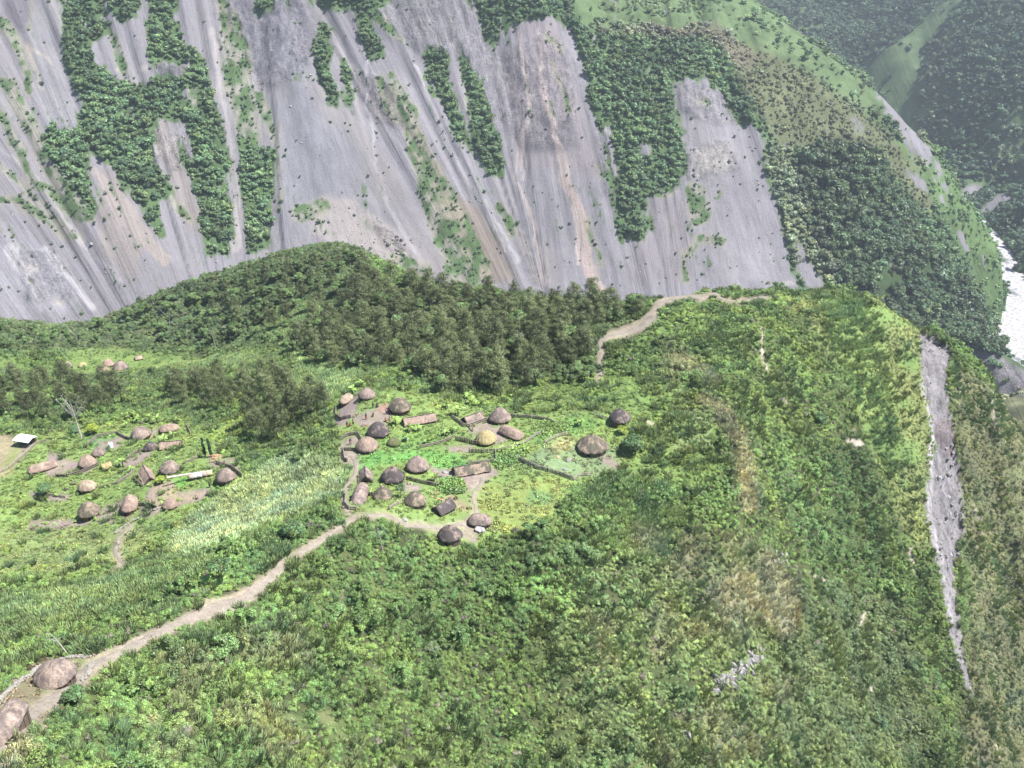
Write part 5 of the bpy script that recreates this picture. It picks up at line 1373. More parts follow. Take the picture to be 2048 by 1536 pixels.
fence(c3((665,792),(800,792),(1000,732),(1190,642)), "curved fence in front of the round pinkish hut", dark=True)
fence(c3((1000,452),(1140,332),(1372,282),(1536,356)), "arched fence round the dark green garden bed by the water tank")
fence(c3((520,1002),(640,1012),(782,1042)), "pale low fence under the dark round tree of the lower hamlet", 'log', .7)
fence(c3((1170,932),(1392,872),(1536,782)), "fence sloping up from the pale oval hut", hgt=.8)
fence(c4((180,342),(278,352)), "dark short fence touching the round hut at the back of the hamlet", dark=True)
fence(c4((208,582),(330,502),(430,482)), "fence leading to the small dark hut beside the pale long hut", hgt=.9, dark=True)
fence(c4((92,862),(240,782),(302,692)), "broad pale fence left of the notched gabled hut", 'log')
fence(c4((290,832),(402,912)), "leaning pale fence in front of the notched gabled hut", 'log')
fence(c4((1250,632),(1440,692),(1572,792)), "bent fence behind the round hut at the hamlet's right end")
fence(c4((340,1132),(470,1132),(562,1172)), "crooked fence between the tall pinkish hut and the sandy yard", dark=True)
fence(c4((572,1162),(420,1242),(240,1332),(60,1472)), "tumbled grey stone wall trailing down from the sandy yard", 'stone')
fence(c4((880,638),(1062,562)), "low brown fence behind the end of the pole rack", hgt=.8)
fence(c4((900,182),(952,292)), "single leaning fence on the slope right of the hamlet", 'log')
fence(c6((640,630),(780,628),(1070,612)), "long pale fence in front of the huts in the distant hollow")
fence(c5((-60,960),(0,912),(170,762),(330,642),(512,562)), "pale stone edging along the rear of the big hut's yard", 'stone', .6)
fence(c5((560,545),(680,520),(832,527)), "scattered stones closing the far corner of the big hut's yard", 'stone', .4)
fence(c5((842,590),(802,690),(740,752)), "pale stone edging between the big hut's yard and the path", 'stone', .6)

# ------------------------------------------------------------------ small things in the villages
rng = random.Random(5)
def at_ground(name, px, py, label, cat, fn, rz=0.0, group=None):
    g = ground(px, py); t = thing(name, label, cat, g, rz, group); fn(t); return t
b = MB(); b.rock((0, 0, .3), 1.0, rng, (1.3, 1, .7)); b.rock((.8, -.5, .2), .6, rng); b.rock((-.6, -.4, .15), .5, rng); b.rock((.2, .5, .2), .6, rng)
tag(b.build("boulder", M_PALEST, None, False, ground(959, 1060)), "grey-white boulder at the corner of the round-ended long hut", "rock")
b = MB(); b.rock((0, 0, .2), .8, rng); b.rock((.5, .2, .1), .5, rng)
tag(b.build("boulder", M_STONE, None, False, ground(1137, 921)), "mound of pinkish stones on the grass plot by the largest house", "rock")
b = MB(); b.rock((0, 0, .1), .55, rng); b.rock((.35, .1, .1), .4, rng)
tag(b.build("boulder", M_PALEST, None, False, ground(1129, 939)), "small grey rock low on the grass plot near the dark posts", "rock")
b = MB(); b.rock((0, 0, .05), .5, rng)
tag(b.build("boulder", M_WOOD, None, False, ground(1116, 915)), "small yellow stone left of the pinkish mound on the plot", "rock")
for x, y, l in [(662,838,"pale tan stone beside the track left of the village"), (809,1040,"white stone on the bend of the front path"), (889,945,"pale stones before the longest gabled hut's left end")]:
    b = MB(); b.rock((0, 0, .1), .55, rng); b.rock((.4, -.2, .05), .35, rng); tag(b.build("boulder", M_PALEST, None, False, ground(x, y)), l, "rock")

def tank(t):
    b = MB(); b.tube([(0, 0, -.2), (0, 0, 1.25), (0, 0, 1.45), (0, 0, 1.5)], [.62, .62, .5, .2], 18); b.build("tank_body", M_METAL, t, False)
    b = MB(); b.tube([(0, 0, 1.5), (0, 0, 1.58)], [.22, .2], 12); b.build("lid", M_BLUE, t)
at_ground("water_tank", 222, 895, "white water tank by the garden bed of the lower hamlet", "tank", tank)
def sheet(mat, w, d, z):
    def f(t):
        b = MB(); n = 8; vs = [((i / n - .5) * w, (j / n - .5) * d, z + .12 * math.sin(i * 1.3) * math.cos(j * 1.1) - .25 * abs(j / n - .5)) for j in range(n + 1) for i in range(n + 1)]
        vs += [(x, y, q - .03) for x, y, q in vs]; K = (n + 1) ** 2
        fs = []
        for j in range(n):
            for i in range(n): q = (j * (n + 1) + i, j * (n + 1) + i + 1, (j + 1) * (n + 1) + i + 1, (j + 1) * (n + 1) + i); fs += [q, tuple(k + K for k in q)[::-1]]
        b.add(vs, fs); b.build("cloth", mat, t, True)
        for sx_ in (-1, 1):
            b = MB(); b.tube([(sx_ * w * .45, 0, -.3), (sx_ * w * .45, 0, z)], [.05, .04], 5); b.build("pole", M_POST, t)
    return f
at_ground("sheet", 811, 880, "light blue sheet spread on low poles in the village lawn", "sheet", sheet(M_BLUE, 1.1, .8, .6))
# long pole rack with cloths
A_, B_ = ground(337, 972), ground(424, 950); d = B_ - A_; rz = math.atan2(d.y, d.x); L = math.hypot(d.x, d.y)
t = thing("pole_rack", "long pale pole rack raised on posts over the sandy yard", "rack", A_, rz)
b = MB(); b.tube([(0, 0, 2.4), (L * .55, 0, d.z * .5 + 1.9)], [.26, .22], 8); b.build("beam", plain("bleached_beam", (.52, .48, .42)), t)
b = MB(); b.tube([(L * .55, 0, d.z * .5 + 1.8), (L, 0, d.z + 1.4)], [.12, .1], 7); b.build("beam", M_POST, t)
for k in (0, .3, .55, .8, 1.0): 
    b = MB(); b.tube([(L * k, 0, d.z * k - .4), (L * k, 0, d.z * k + 2.3 - k)], [.08, .06], 6); b.build("post", M_POST, t)
for k, (f, m_, l) in enumerate([(.55, M_PINKC, "dusty pink cloth hung first on the rack"), (.64, M_WHITE, "white cloth draped on the rack next to the dusty pink one"), (.74, M_WHITE, "white cloth draped mid way along the bare end of the rack"), (.86, M_PINKC, "tan pink cloth hung near the rack's far end"), (.95, plain("tan_cloth", (.5, .42, .28)), "yellowish cloth at the far tip of the rack")]):
    b = MB(); W_ = .75; n = 6; vs = []; zt = d.z * f + 2.15 - .8 * f
    for j in range(n + 1):
        a = (j / n - .5) * 2; yy = a * .75; zz = zt + .22 - abs(a) ** 1.4 * 1.1
        for i in range(5): vs.append((L * f + (i / 4 - .5) * 2 * W_ + .05 * math.sin(j + i), yy + .07 * math.sin(i * 2.1), zz + .04 * math.sin(i * 3)))
    fs = [(j * 5 + i, j * 5 + i + 1, j * 5 + i + 6, j * 5 + i + 5) for j in range(n) for i in range(4)]
    b.add(vs, fs); o = b.build("hanging_cloth", m_, None, True, A_); o.rotation_euler = (0, 0, rz); md = o.modifiers.new("thick", 'SOLIDIFY'); md.thickness = .04
    tag(o, l, "cloth")
def planks(n, l, w, ang):
    def f(t):
        rr = random.Random(n * 7 + int(l * 10))
        for k in range(n):
            b = MB(); y = (k - n / 2) * w; b.box((rr.uniform(-.2, .2), y, .05 + .1 * (k % 2)), (l * rr.uniform(.8, 1.1), w * .8, .12), ang + rr.uniform(-.12, .12)); b.build("plank", M_WOOD, t)
    return f
at_ground("timber_stack", 434, 914, "stack of fresh orange split timber behind the yard fence", "timber", planks(6, 2.4, .35, -.1))
at_ground("timber_stack", 300, 1002, "two orange split planks lying across the fence by the yard", "timber", planks(2, 2.6, .2, -.55))
at_ground("timber_stack", 875, 996, "long orange plank lying on the grass near the corn patch", "timber", planks(1, 3.2, .35, -.45))
at_ground("timber_stack", 869, 986, "brown plank pile under the corn patch fence", "timber", planks(3, 2.4, .25, -.05))
t = thing("drying_rack", "leaning orange pole frame beside the timber stack", "frame", ground(430, 925))
for p0, p1 in [((-1.2, 0, 2.0), (.6, .3, 0)), ((0, 0, -.2), (0, 0, 1.9)), ((-1.2, 0, 2.0), (1.2, 0, 2.2)), ((-1.2, 0, -.2), (-1.2, 0, 2.1))]:
    b = MB(); b.tube([p0, p1], [.09, .08], 6); b.build("pole", M_WOOD, t)

# rock faces
M_FACE = plain('rock_face', (.23, .22, .215), .9, 1.6, .75)
def outcrop(pts, label, mat=None, n=60, s0=.6, s1=1.6, name="rock_outcrop"):
    rr = random.Random(int(pts[0][0])); P = [ground(*p) for p in pts]; o = P[0]; b = MB()
    for k in range(n):
        i = rr.randrange(len(P) - 1); u = rr.random(); p = P[i].lerp(P[i + 1], u) + Vector((rr.gauss(0, .5), rr.gauss(0, .5), 0)); z = gz(p.x, p.y)
        b.rock((p.x - o.x, p.y - o.y, z - o.z + rr.uniform(-.5, .35)), rr.uniform(s0, s1) * .8, rr, (1.3, .5, .9))
    return tag(b.build(name, mat or M_PALEST, None, False, o), label, "rock")
outcrop([(1425,1380),(1460,1352),(1490,1330),(1525,1300)], "jagged pale rock face slanting through the bushes below the dry slope", n=110, s0=.5, s1=1.7, mat=M_FACE)
outcrop([(1545,1115),(1575,1120)], "small pale rock patch near the dry grass", n=14, s0=.5, s1=1.1)
outcrop([(1368,1468),(1370,1478)], "small grey rock in shade at the bottom of the slope", n=6, s0=.5, s1=1.3)
outcrop([(1163,753),(1180,742)], "heap of grey stones beside the path bend", M_STONE, 18, .4, .8)
outcrop([(1572,572),(1590,560),(1576,582)], "pale boulder group on the skyline of the ridge", M_PALEST, 8, .5, 1.0)
outcrop([(1415,1175),(1418,1195)], "grey stub of rock in the scrub below the grass plot", M_STONE, 6, .5, 1.0)
outcrop([(683,1405),(694,1412)], "grey stone lying in the lower bushes", M_STONE, 5, .3, .6)

# ------------------------------------------------------------------ people
def skin_mesh(name, joints, edges, mat):
    me = bpy.data.meshes.new(name); me.from_pydata([j[:3] for j in joints], edges, [])
    o = bpy.data.objects.new(name, me); COL.objects.link(o)
    o.modifiers.new("skin", 'SKIN'); o.modifiers.new("sub", 'SUBSURF').levels = 1
    sl = me.skin_vertices[0].data if me.skin_vertices else None
    if sl is None: 
        me.attributes.new("tmp", 'FLOAT', 'POINT')
    for v, j in zip(me.skin_vertices[0].data, joints): v.radius = (j[3], j[4] if len(j) > 4 else j[3])
    me.skin_vertices[0].data[0].use_root = True
    dg = bpy.context.evaluated_depsgraph_get(); dg.update()
    m2 = bpy.data.meshes.new_from_object(o.evaluated_get(dg)); bpy.data.objects.remove(o); m2.name = name
    m2.materials.clear(); m2.materials.append(mat); m2.polygons.foreach_set("use_smooth", [True] * len(m2.polygons))
    return m2
M_SKIN = plain("skin", (0.09, 0.052, 0.035), .6, 8, .1); M_HAIR = plain("hair", (0.012, 0.01, 0.01))
CL = {'dark': plain("dark_clothes", (.04, .035, .045)), 'red': plain("red_clothes", (.36, .08, .06)), 'tan': plain("tan_clothes", (.33, .23, .16)), 'white': M_WHITE, 'blue': plain("blue_clothes", (.06, .09, .2)), 'pink': plain("pink_clothes", (.5, .22, .22))}
def person(px, py, rz, top, bottom, label, pose='stand', sc=1.0):
    g = ground(px, py)
    t = thing("person", label, "person", (g.x, g.y, g.z), rz, None); t.scale = (sc,) * 3
    if pose == 'sit':
        J = [(0,0,.22,.13,.15),(0,0,.45,.11,.15),(0,-.01,.66,.11,.16),(0,-.01,.78,.05),(0,-.02,.90,.08,.095),(0,-.02,1.0,.07,.08),
             (.19,0,.68,.05),(.26,-.14,.5,.042),(.12,-.33,.42,.032),(-.19,0,.68,.05),(-.26,-.14,.5,.042),(-.12,-.33,.42,.032),
             (.12,-.1,.2,.085),(.18,-.38,.42,.06),(.15,-.42,.06,.045),(.15,-.55,.03,.04),(-.12,-.1,.2,.085),(-.18,-.38,.42,.06),(-.15,-.42,.06,.045),(-.15,-.55,.03,.04)]
    else:
        s = .12 if pose == 'walk' else .0
        J = [(0,0,.92,.13,.16),(0,0,1.1,.11,.15),(0,0,1.33,.12,.17),(0,0,1.47,.055),(0,-.01,1.58,.085,.10),(0,0,1.67,.075,.085),
             (.21,0,1.36,.055),(.27,-s,1.1,.042),(.27,-.08-s,.85,.032),(-.21,0,1.36,.055),(-.27,s,1.1,.042),(-.27,-.08+s,.85,.032),
             (.1,0,.85,.09),(.11,-s,.48,.062),(.11,-s*.6,.08,.042),(.11,-.14-s*.6,.04,.04),(-.1,0,.85,.09),(-.11,s,.48,.062),(-.11,s*1.6,.08,.042),(-.11,s*1.6-.14,.04,.04)]
    n = len(J)
    E = [(0,1),(1,2),(2,3),(3,4),(4,5),(2,6),(6,7),(7,8),(2,9),(9,10),(10,11),(0,12),(12,13),(13,14),(14,15),(0,16),(16,17),(17,18),(18,19)]
    for h_, sgn in ((8, 1), (11, -1)):       # five unequal fingers on each hand
        hx, hy, hz_ = J[h_][:3]
        for k in range(5):
            dx = (k - 2) * .02; ln = (.055, .085, .095, .085, .07)[k]
            J.append((hx + dx, hy - .03, hz_ - ln, .009)); E.append((h_, len(J) - 1))
    key = ('body', pose)
    if key not in PM_CACHE: PM_CACHE[key] = skin_mesh("body", J, E, M_SKIN)
    o = bpy.data.objects.new("body", PM_CACHE[key]); COL.objects.link(o); o.parent = t
    z0 = J[0][2]; zt = J[2][2]; hd = J[4]
    b = MB(); b.tube([(0, 0, z0 - .02), (0, 0, z0 + .1), (0, -.005, zt - .05), (0, -.005, zt + .06), (0, 0, zt + .1)], [.19, .175, .215, .16, .07], 12); b.build("shirt", CL[top], t, True)
    b = MB()
    if pose == 'sit': b.tube([(0, .06, .04), (0, -.02, .2), (0, 0, z0 + .06)], [.26, .24, .19], 12)
    else: b.tube([(0, 0, .46), (0, 0, .7), (0, 0, z0 + .02)], [.25, .22, .18], 12)
    b.build("skirt", CL[bottom], t, True)
    b = MB(); b.tube([(0, hd[1] + .04, hd[2] - .04), (0, hd[1] + .03, hd[2] + .05), (0, hd[1] + .01, hd[2] + .13), (0, hd[1] + .01, hd[2] + .16)], [.10, .125, .10, .03], 10); b.build("hair", M_HAIR, t, True)
    return t
PM_CACHE = {}
def cc1(x, y): return 640 + x / 4.3875, 760 + y / 4.3875
person(*cc1(405, 345), .4, 'dark', 'red', "person in dark top standing alone on the rear village yard", 'walk')
person(*cc1(465, 245), 1.2, 'dark', 'dark', "person in black standing at the back rim of the rear yard")
person(*cc1(468, 318), -.6, 'dark', 'tan', "person in dark top crouching by the middle of the rear yard", 'sit')
person(*cc1(500, 240), 2.0, 'dark', 'blue', "second dark figure at the back of the yard, nearer the blotchy hut", 'sit')
person(*cc1(585, 300), .1, 'pink', 'dark', "person in pink standing left of the blotchy hut")
person(*cc1(610, 360), -.9, 'tan', 'red', "person in tan seated in front of the blotchy hut", 'sit')
person(*cc1(575, 365), .9, 'red', 'dark', "person in red top seated in front of the blotchy hut", 'sit')
person(*cc1(240, 418), .3, 'dark', 'red', "person in dark top at the left of the group on the village track")
person(*cc1(265, 405), -1.0, 'red', 'dark', "person in red seated within the group on the track", 'sit')
person(*cc1(292, 395), 2.2, 'tan', 'dark', "person in tan at the right of the group on the track")
person(*cc1(268, 565), .3, 'dark', 'tan', "person standing inside the arched fence yard")
person(420, 975, .8, 'dark', 'dark', "person in black on the sand left of the right-end hut of the hamlet")
person(415, 990, -.5, 'dark', 'blue', "person crouching at the front edge of the sandy yard on the right", 'sit')
person(393, 998, 1.4, 'tan', 'dark', "person in tan crouching at the front edge of the sandy yard", 'sit')

# ------------------------------------------------------------------ trees
M_CAS = leaf_mat("casuarina_needles", (0.118, 0.140, 0.060), 0.38, 0.2); M_BRD = leaf_mat("broad_leaves", (0.110, 0.165, 0.058), 0.32, 0.25)
M_DKL = leaf_mat("dark_leaves", (0.09, 0.15, 0.06), 0.2, 0.2); M_YLL = leaf_mat("yellow_green_leaves", (0.26, 0.32, 0.05), 0.1, 0.3); M_BAN = leaf_mat("banana_leaves", (0.26, 0.38, 0.10), 0.18, 0.35)
M_GRY = leaf_mat("grey_twigs", (0.16, 0.15, 0.11), 0.2, 0.1)
M_COL = leaf_mat("column_leaves", (0.028, 0.060, 0.030), 0.1, 0.1)
rg = np.random.default_rng(77)
def tree_proto(kind, seed):
    rg = np.random.default_rng(seed); rr = random.Random(seed)
    b = MB(); cen = []; rad = []
    if kind == 'casuarina':
        H = 9.0; top = Vector((rr.gauss(0, .3), rr.gauss(0, .3), H * .9))
        b.tube([(0, 0, -1.5), (.05, 0, 2.5), tuple(top * .6), tuple(top)], [.2, .16, .1, .03], 7)
        for k in range(13):
            f = .26 + .66 * k / 12; a = k * 2.4 + rr.random(); r_ = (1.0 - f) ** .6 * 2.3 + .35; base = top * f; tip = base + Vector((math.cos(a) * r_ * 1.05, math.sin(a) * r_ * 1.05, rr.uniform(.4, 1.1)))
            b.tube([tuple(base), tuple(tip)], [.05, .015], 4)
            cen.append(tuple(base.lerp(tip, .8))); rad.append(.7 + r_ * .25)
            if k % 2 == 0: cen.append(tuple(base.lerp(tip, .35))); rad.append(.7)
        cen.append(tuple(top + Vector((0, 0, .1)))); rad.append(.6)
        C, U, W, lv = blob_leaves(rg, cen, rad, 2800, .15, up=.1, squash=1.15, inner=.7, droop=.3); U *= .5; W *= 1.25; mat = M_CAS
    elif kind == 'broad':
        H = 6.5; b.tube([(0, 0, -1.5), (.1, 0, 1.6), (.2, .1, 3.2), (.1, 0, 5)], [.22, .16, .1, .04], 7)
        for k in range(10):
            a = k * 2.4 + rr.random(); r_ = rr.uniform(.6, 2.2); z = 3.0 + rr.random() * 2.6 - r_ * .35; tip = (math.cos(a) * r_, math.sin(a) * r_, z); b.tube([(.1, 0, 1.8 + .2 * k), tip], [.06, .02], 4); cen.append(tip); rad.append(rr.uniform(.8, 1.25))
        C, U, W, lv = blob_leaves(rg, cen, rad, 1900, .19, inner=.6); mat = M_BRD
    elif kind in ('round', 'yellow'):
        H = 4; b.tube([(0, 0, -1), (0, 0, 1.6), (.1, 0, 2.8)], [.16, .12, .05], 7)
        for k in range(9):
            a = k * 2.4; r_ = rr.uniform(.3, 1.1); tip = (math.cos(a) * r_, math.sin(a) * r_, 1.5 + rr.random() * 1.4); b.tube([(0, 0, 1), tip], [.05, .02], 4); cen.append(tip); rad.append(rr.uniform(.6, 1.0))
        C, U, W, lv = blob_leaves(rg, cen, rad, 1500, .14, inner=.5); mat = M_DKL if kind == 'round' else M_YLL
    elif kind == 'column':
        b.tube([(0, 0, -1), (0, 0, 3), (.15, 0, 5.3)], [.1, .07, .02], 6)
        for k in range(12): z = .9 + k * .4; cen.append((.03 * k + rr.gauss(0, .05), rr.gauss(0, .05), z)); rad.append(.42 - .012 * k)
        C, U, W, lv = blob_leaves(rg, cen, rad, 1100, .12, inner=.8, squash=1.5); mat = M_COL
    elif kind == 'slender':
        b.tube([(0, 0, -1), (.05, 0, 2.2), (.1, 0, 3.6)], [.09, .06, .03], 6)
        for k in range(7): a = k * 2.4; tip = (math.cos(a) * .8, math.sin(a) * .8, 2.6 + rr.random() * 1.2); b.tube([(.05, 0, 2 + .15 * k), tip], [.04, .015], 4); cen.append(tip); rad.append(rr.uniform(.35, .6))
        C, U, W, lv = blob_leaves(rg, cen, rad, 900, .11, inner=.7); mat = M_DKL
    return b, (C, U, W, lv, mat)
def make_tree(name, kind, seed, label, cat, g, sc, rz, group=None):
    b, (C, U, W, lv, mat) = tree_proto(kind, seed)
    t = thing(name, label, cat, g, rz, group); t.scale = sc
    b.build("trunk", M_BARK, t)
    o = bpy.data.objects.new("crown", quads("crown", C, U, W, mat, lv)); COL.objects.link(o); o.parent = t
    return t

def throw(poly, mind, seed, n=6000):
    r = random.Random(seed); xs = [p[0] for p in poly]; ys = [p[1] for p in poly]
    c = np.array([(r.uniform(min(xs), max(xs)), r.uniform(min(ys), max(ys))) for _ in range(n)])
    ins = np.zeros(n, bool)
    for k in range(len(poly)):
        (xa, ya), (xb, yb) = poly[k - 1], poly[k]
        if ya == yb: continue
        ins ^= ((ya > c[:, 1]) != (yb > c[:, 1])) & (c[:, 0] < (xb - xa) * (c[:, 1] - ya) / (yb - ya) + xa)
    P = NEARF.hit(c[ins][:, 0], c[ins][:, 1], 90, 700, 2.0); out = []
    for p in P:
        if np.linalg.norm(p) > 640: continue
        if all((p[0] - q[0]) ** 2 + (p[1] - q[1]) ** 2 > mind ** 2 for q in out): out.append(p)
    return out
def plant(protos, pts, label, group, smin, smax, seed, flat=(.9, 1.1)):
    r = random.Random(seed); lab = label
    for p in pts:
        label = lab(p) if callable(lab) else lab
        pr = protos[r.randrange(len(protos))]; s = r.uniform(smin, smax)
        if pr not in USED:
            USED.add(pr); pr.location = p; pr.rotation_euler = (0, 0, r.uniform(0, 6.28)); pr.scale = (s, s, s * r.uniform(*flat)); pr["label"] = label; pr["group"] = group
        else: dup(pr, tuple(p), r.uniform(0, 6.28), (s, s, s * r.uniform(*flat)), label, group)
USED = set()
def grove_label(p):
    x, y = project(np.array(p))
    a = "skyline edge" if y < 615 else ("front edge above the village" if y > 725 else "middle")
    b = "left part" if x < 800 else ("beside the path" if x > 1080 else "centre")
    return "casuarina at the %s of the grove, %s" % (a, b)
def hill_label(p):
    x, y = project(np.array(p))
    a = "near the top" if y < 560 else ("down the slope" if y < 640 else "at its foot")
    return "broadleaf tree on the wooded hill %s, %s" % (a, "far left" if x < 220 else ("left of its peak" if x < 520 else "toward the grove"))
O3 = (0, 0, 0)
cas = [make_tree("casuarina_tree", 'casuarina', 300 + i, "brown-green casuarina in the grove behind the village", "tree", O3, (1, 1, 1), 0) for i in range(7)]
brd = [make_tree("broadleaf_tree", 'broad', 400 + i, "green broadleaf tree on the wooded hill", "tree", O3, (1, 1, 1), 0) for i in range(6)]
GROVE = [(740,560),(820,572),(960,600),(1060,606),(1150,612),(1280,616),(1272,632),(1215,648),(1180,668),(1172,715),(1130,745),(1090,765),(1020,782),(960,790),(880,785),(850,765),(790,735),(700,740),(640,735),(580,705),(600,660),(680,640),(700,600)]
plant(cas, throw(GROVE, 5.5, 1, 9000), grove_label, "casuarinas of the grove behind the village", .68, 1.4, 1, (.68, 1.0))
plant(cas, throw([(-60,800),(-60,835),(120,845),(230,830),(260,800),(200,775),(60,765)], 7.0, 2), "brownish casuarina of the dark belt behind the white shelter", "casuarinas of the belt left of the bare tree", .8, 1.15, 2)
plant(cas, throw([(345,785),(350,812),(440,820),(560,800),(575,780),(540,765),(420,768)], 5.6, 3), "brown casuarina of the belt between the hamlet and the hollow", "casuarinas of the middle belt", .8, 1.1, 3)
plant(cas, throw([(490,850),(500,885),(560,885),(590,850),(650,825),(650,800),(590,805),(530,830)], 4.4, 4), "casuarina of the clump left of the rear village huts", "casuarinas of the clump beside the village", .75, 1.0, 4)
plant(cas, throw([(420,600),(520,555),(700,520),(760,560),(700,620),(600,660),(500,660),(430,640)], 10.5, 5), "olive casuarina scattered on the wooded hilltop", "casuarinas on the wooded hilltop", .75, 1.15, 5)
plant(brd, throw([(-60,660),(130,670),(250,640),(400,585),(560,535),(700,512),(760,560),(640,600),(560,690),(430,690),(280,680),(200,690),(60,700),(-60,715)], 9.5, 6), hill_label, "broadleaf trees of the wooded hill", .75, 1.3, 6, (.7, 1.0))
plant(brd, throw([(1110,768),(1150,775),(1185,762),(1180,735),(1150,740),(1120,750)], 3.5, 7), "leafy tree of the small clump at the path bend", "leafy trees at the path bend", .6, .8, 7, (.7, .9))
plant(brd, throw([(640,890),(600,925),(560,915),(590,885)], 5, 8), "low broadleaf tree between the cane field and the village", "broadleaf trees beside the cane field", .5, .7, 8, (.7, .9))
plant(brd, throw(GROVE, 11, 19), "green broadleaf tree mixed among the casuarinas of the grove", "broadleaf trees in the grove", .8, 1.25, 19, (.8, 1.05))
print("trees", sum(1 for o in SC.objects if o.name.startswith(("casuarina_tree", "broadleaf_tree"))))
make_tree("round_tree", 'round', 501, "dark green round tree above the pale low fence of the hamlet", "tree", ground(92, 990), (1.25, 1.25, 1.15), 0)
make_tree("bush", 'yellow', 502, "bright yellow-green bush at the foot of the tall bare tree", "bush", ground(186, 868), (1.35, 1.35, .85), 0)
make_tree("bush", 'round', 503, "dark leafy bush just left of the yellow-green bush", "bush", ground(150, 868), (1.2, 1.2, .8), 1)
make_tree("bush", 'yellow', 504, "yellow-green bush right of the notched gabled hut", "bush", ground(322, 966), (.8, .8, .55), 1)
make_tree("round_tree", 'round', 505, "dense green tree on the slope beside the large round house", "tree", ground(1262, 905), (1.5, 1.5, 1.2), 1)
make_tree("round_tree", 'round', 506, "dark lone tree on the steep right-hand slope", "tree", ground(1638, 850), (1.3, 1.3, 1.1), 1)
make_tree("round_tree", 'round', 507, "dark tree at the edge of the cane field above the path", "tree", ground(585, 1075), (1.5, 1.5, .9), 1)
make_tree("slender_tree", 'slender', 508, "small slender tree standing alone in the scrub above the path", "tree", ground(446, 1172), (1.7, 1.7, 1.3), 1)
make_tree("slender_tree", 'slender', 509, "thin dark sapling between the pointed and the worn huts", "tree", ground(802, 997), (.9, .9, .85), 1)
make_tree("round_tree", 'round', 510, "leafy bush tree directly in front of the big round hut", "tree", ground(150, 1408), (.9, .9, .7), 1)
make_tree("columnar_tree", 'column', 511, "left of the twin dark columnar trees by the timber stack", "tree", ground(411, 914), (1, 1, 1.0), 2.9)
make_tree("columnar_tree", 'column', 512, "right of the twin dark columnar trees by the timber stack", "tree", ground(423, 914), (1, 1, .98), 3.1)
make_tree("bush", 'yellow', 513, "bright green bush just below the lone dark hut", "bush", ground(1243, 868), (.8, .8, .6), 1)
make_tree("round_tree", 'round', 514, "dark leafy tree on the skyline end of the casuarina grove", "tree", ground(1283, 612), (.9, .9, 1.1), 1)

# bare and dead trees
def bare(name, base, tips, label, r0=.12, twigs=4, cat="tree", mat=None):
    g = ground(*base); D = g.length; rr = random.Random(int(base[0])); t = thing(name, label, cat, g)
    k = D / F; ca = CP
    def up(px_, py_): return Vector(((px_ - base[0]) * k, rr.uniform(-.4, .4), (base[1] - py_) * k / ca))
    tr = up(*tips[0]); b = MB(); m1 = tr * .5 + Vector((rr.uniform(-.15, .15), 0, 0)); b.tube([(0, 0, -.6), tuple(m1), tuple(tr)], [r0, r0 * .7, r0 * .25], 7); b.build("trunk", mat or M_DEAD, t)
    for tp in tips[1:]:
        q = up(*tp); s = m1.lerp(tr, rr.uniform(0, .5)); b = MB(); mid_ = s.lerp(q, .5) + Vector((0, 0, .15)); b.tube([tuple(s), tuple(mid_), tuple(q)], [r0 * .5, r0 * .35, r0 * .12], 5)
        for _ in range(twigs):
            e = mid_.lerp(q, rr.random()); b.tube([tuple(e), tuple(e + Vector((rr.gauss(0, .5), rr.gauss(0, .5), rr.uniform(.1, .7))))], [r0 * .2, r0 * .08], 4)
        b.build("branch", mat or M_DEAD, t)
    return t
bare("dead_tree", (138,1308), [(118,1265),(104,1276),(130,1276),(112,1262)], "forked pale dead tree behind the big round hut's stone edging", .11, 2)
bare("dead_tree", (766,1100), [(757,1045),(750,1050),(768,1052),(748,1062),(772,1062)], "pale dead tree leaning in the bushes below the village path", .1, 5)
bare("bare_tree", (163,876), [(158,812),(132,805),(186,806),(145,798),(172,802),(140,815),(180,818),(150,806)], "tall pale bare tree above the lower hamlet", .3, 7)
bare("bare_tree", (433,700), [(428,662),(422,658),(436,664)], "thin pale trunk in the scrub left of the grove", .15, 3)
bare("bare_tree", (157,690), [(155,662),(135,648),(182,650),(150,645),(170,645)], "whitish bare tree on the wooded hill behind the hollow", .2, 8)
bare("bare_tree", (340,655), [(343,630),(325,622),(360,625),(345,618)], "pale bare tree on the side of the wooded hill", .18, 8)
bare("bare_tree", (1042,720), [(1035,665),(1030,668),(1042,668)], "grey trunk showing through the middle of the grove", .18, 3)
bare("bare_tree", (886,781), [(885,750),(880,752)], "pale trunk at the front edge of the grove", .13, 1)
bare("bare_tree", (28,768), [(19,735),(14,738)], "leaning pale trunk at the left edge of the hollow", .15, 2)
bare("dead_tree", (1820,1470), [(1815,1420),(1790,1432),(1832,1428),(1800,1418)], "grey dead tree in the gully at lower right", .14, 7)
bare("dead_tree", (1640,1060), [(1640,1050),(1655,1052)], "fallen grey branch in the scrub of the right slope", .08, 3)
bare("dead_tree", (870,1320), [(868,1288),(858,1296),(882,1292),(864,1284)], "leafless grey shrub in the middle of the lower slope", .1, 8)

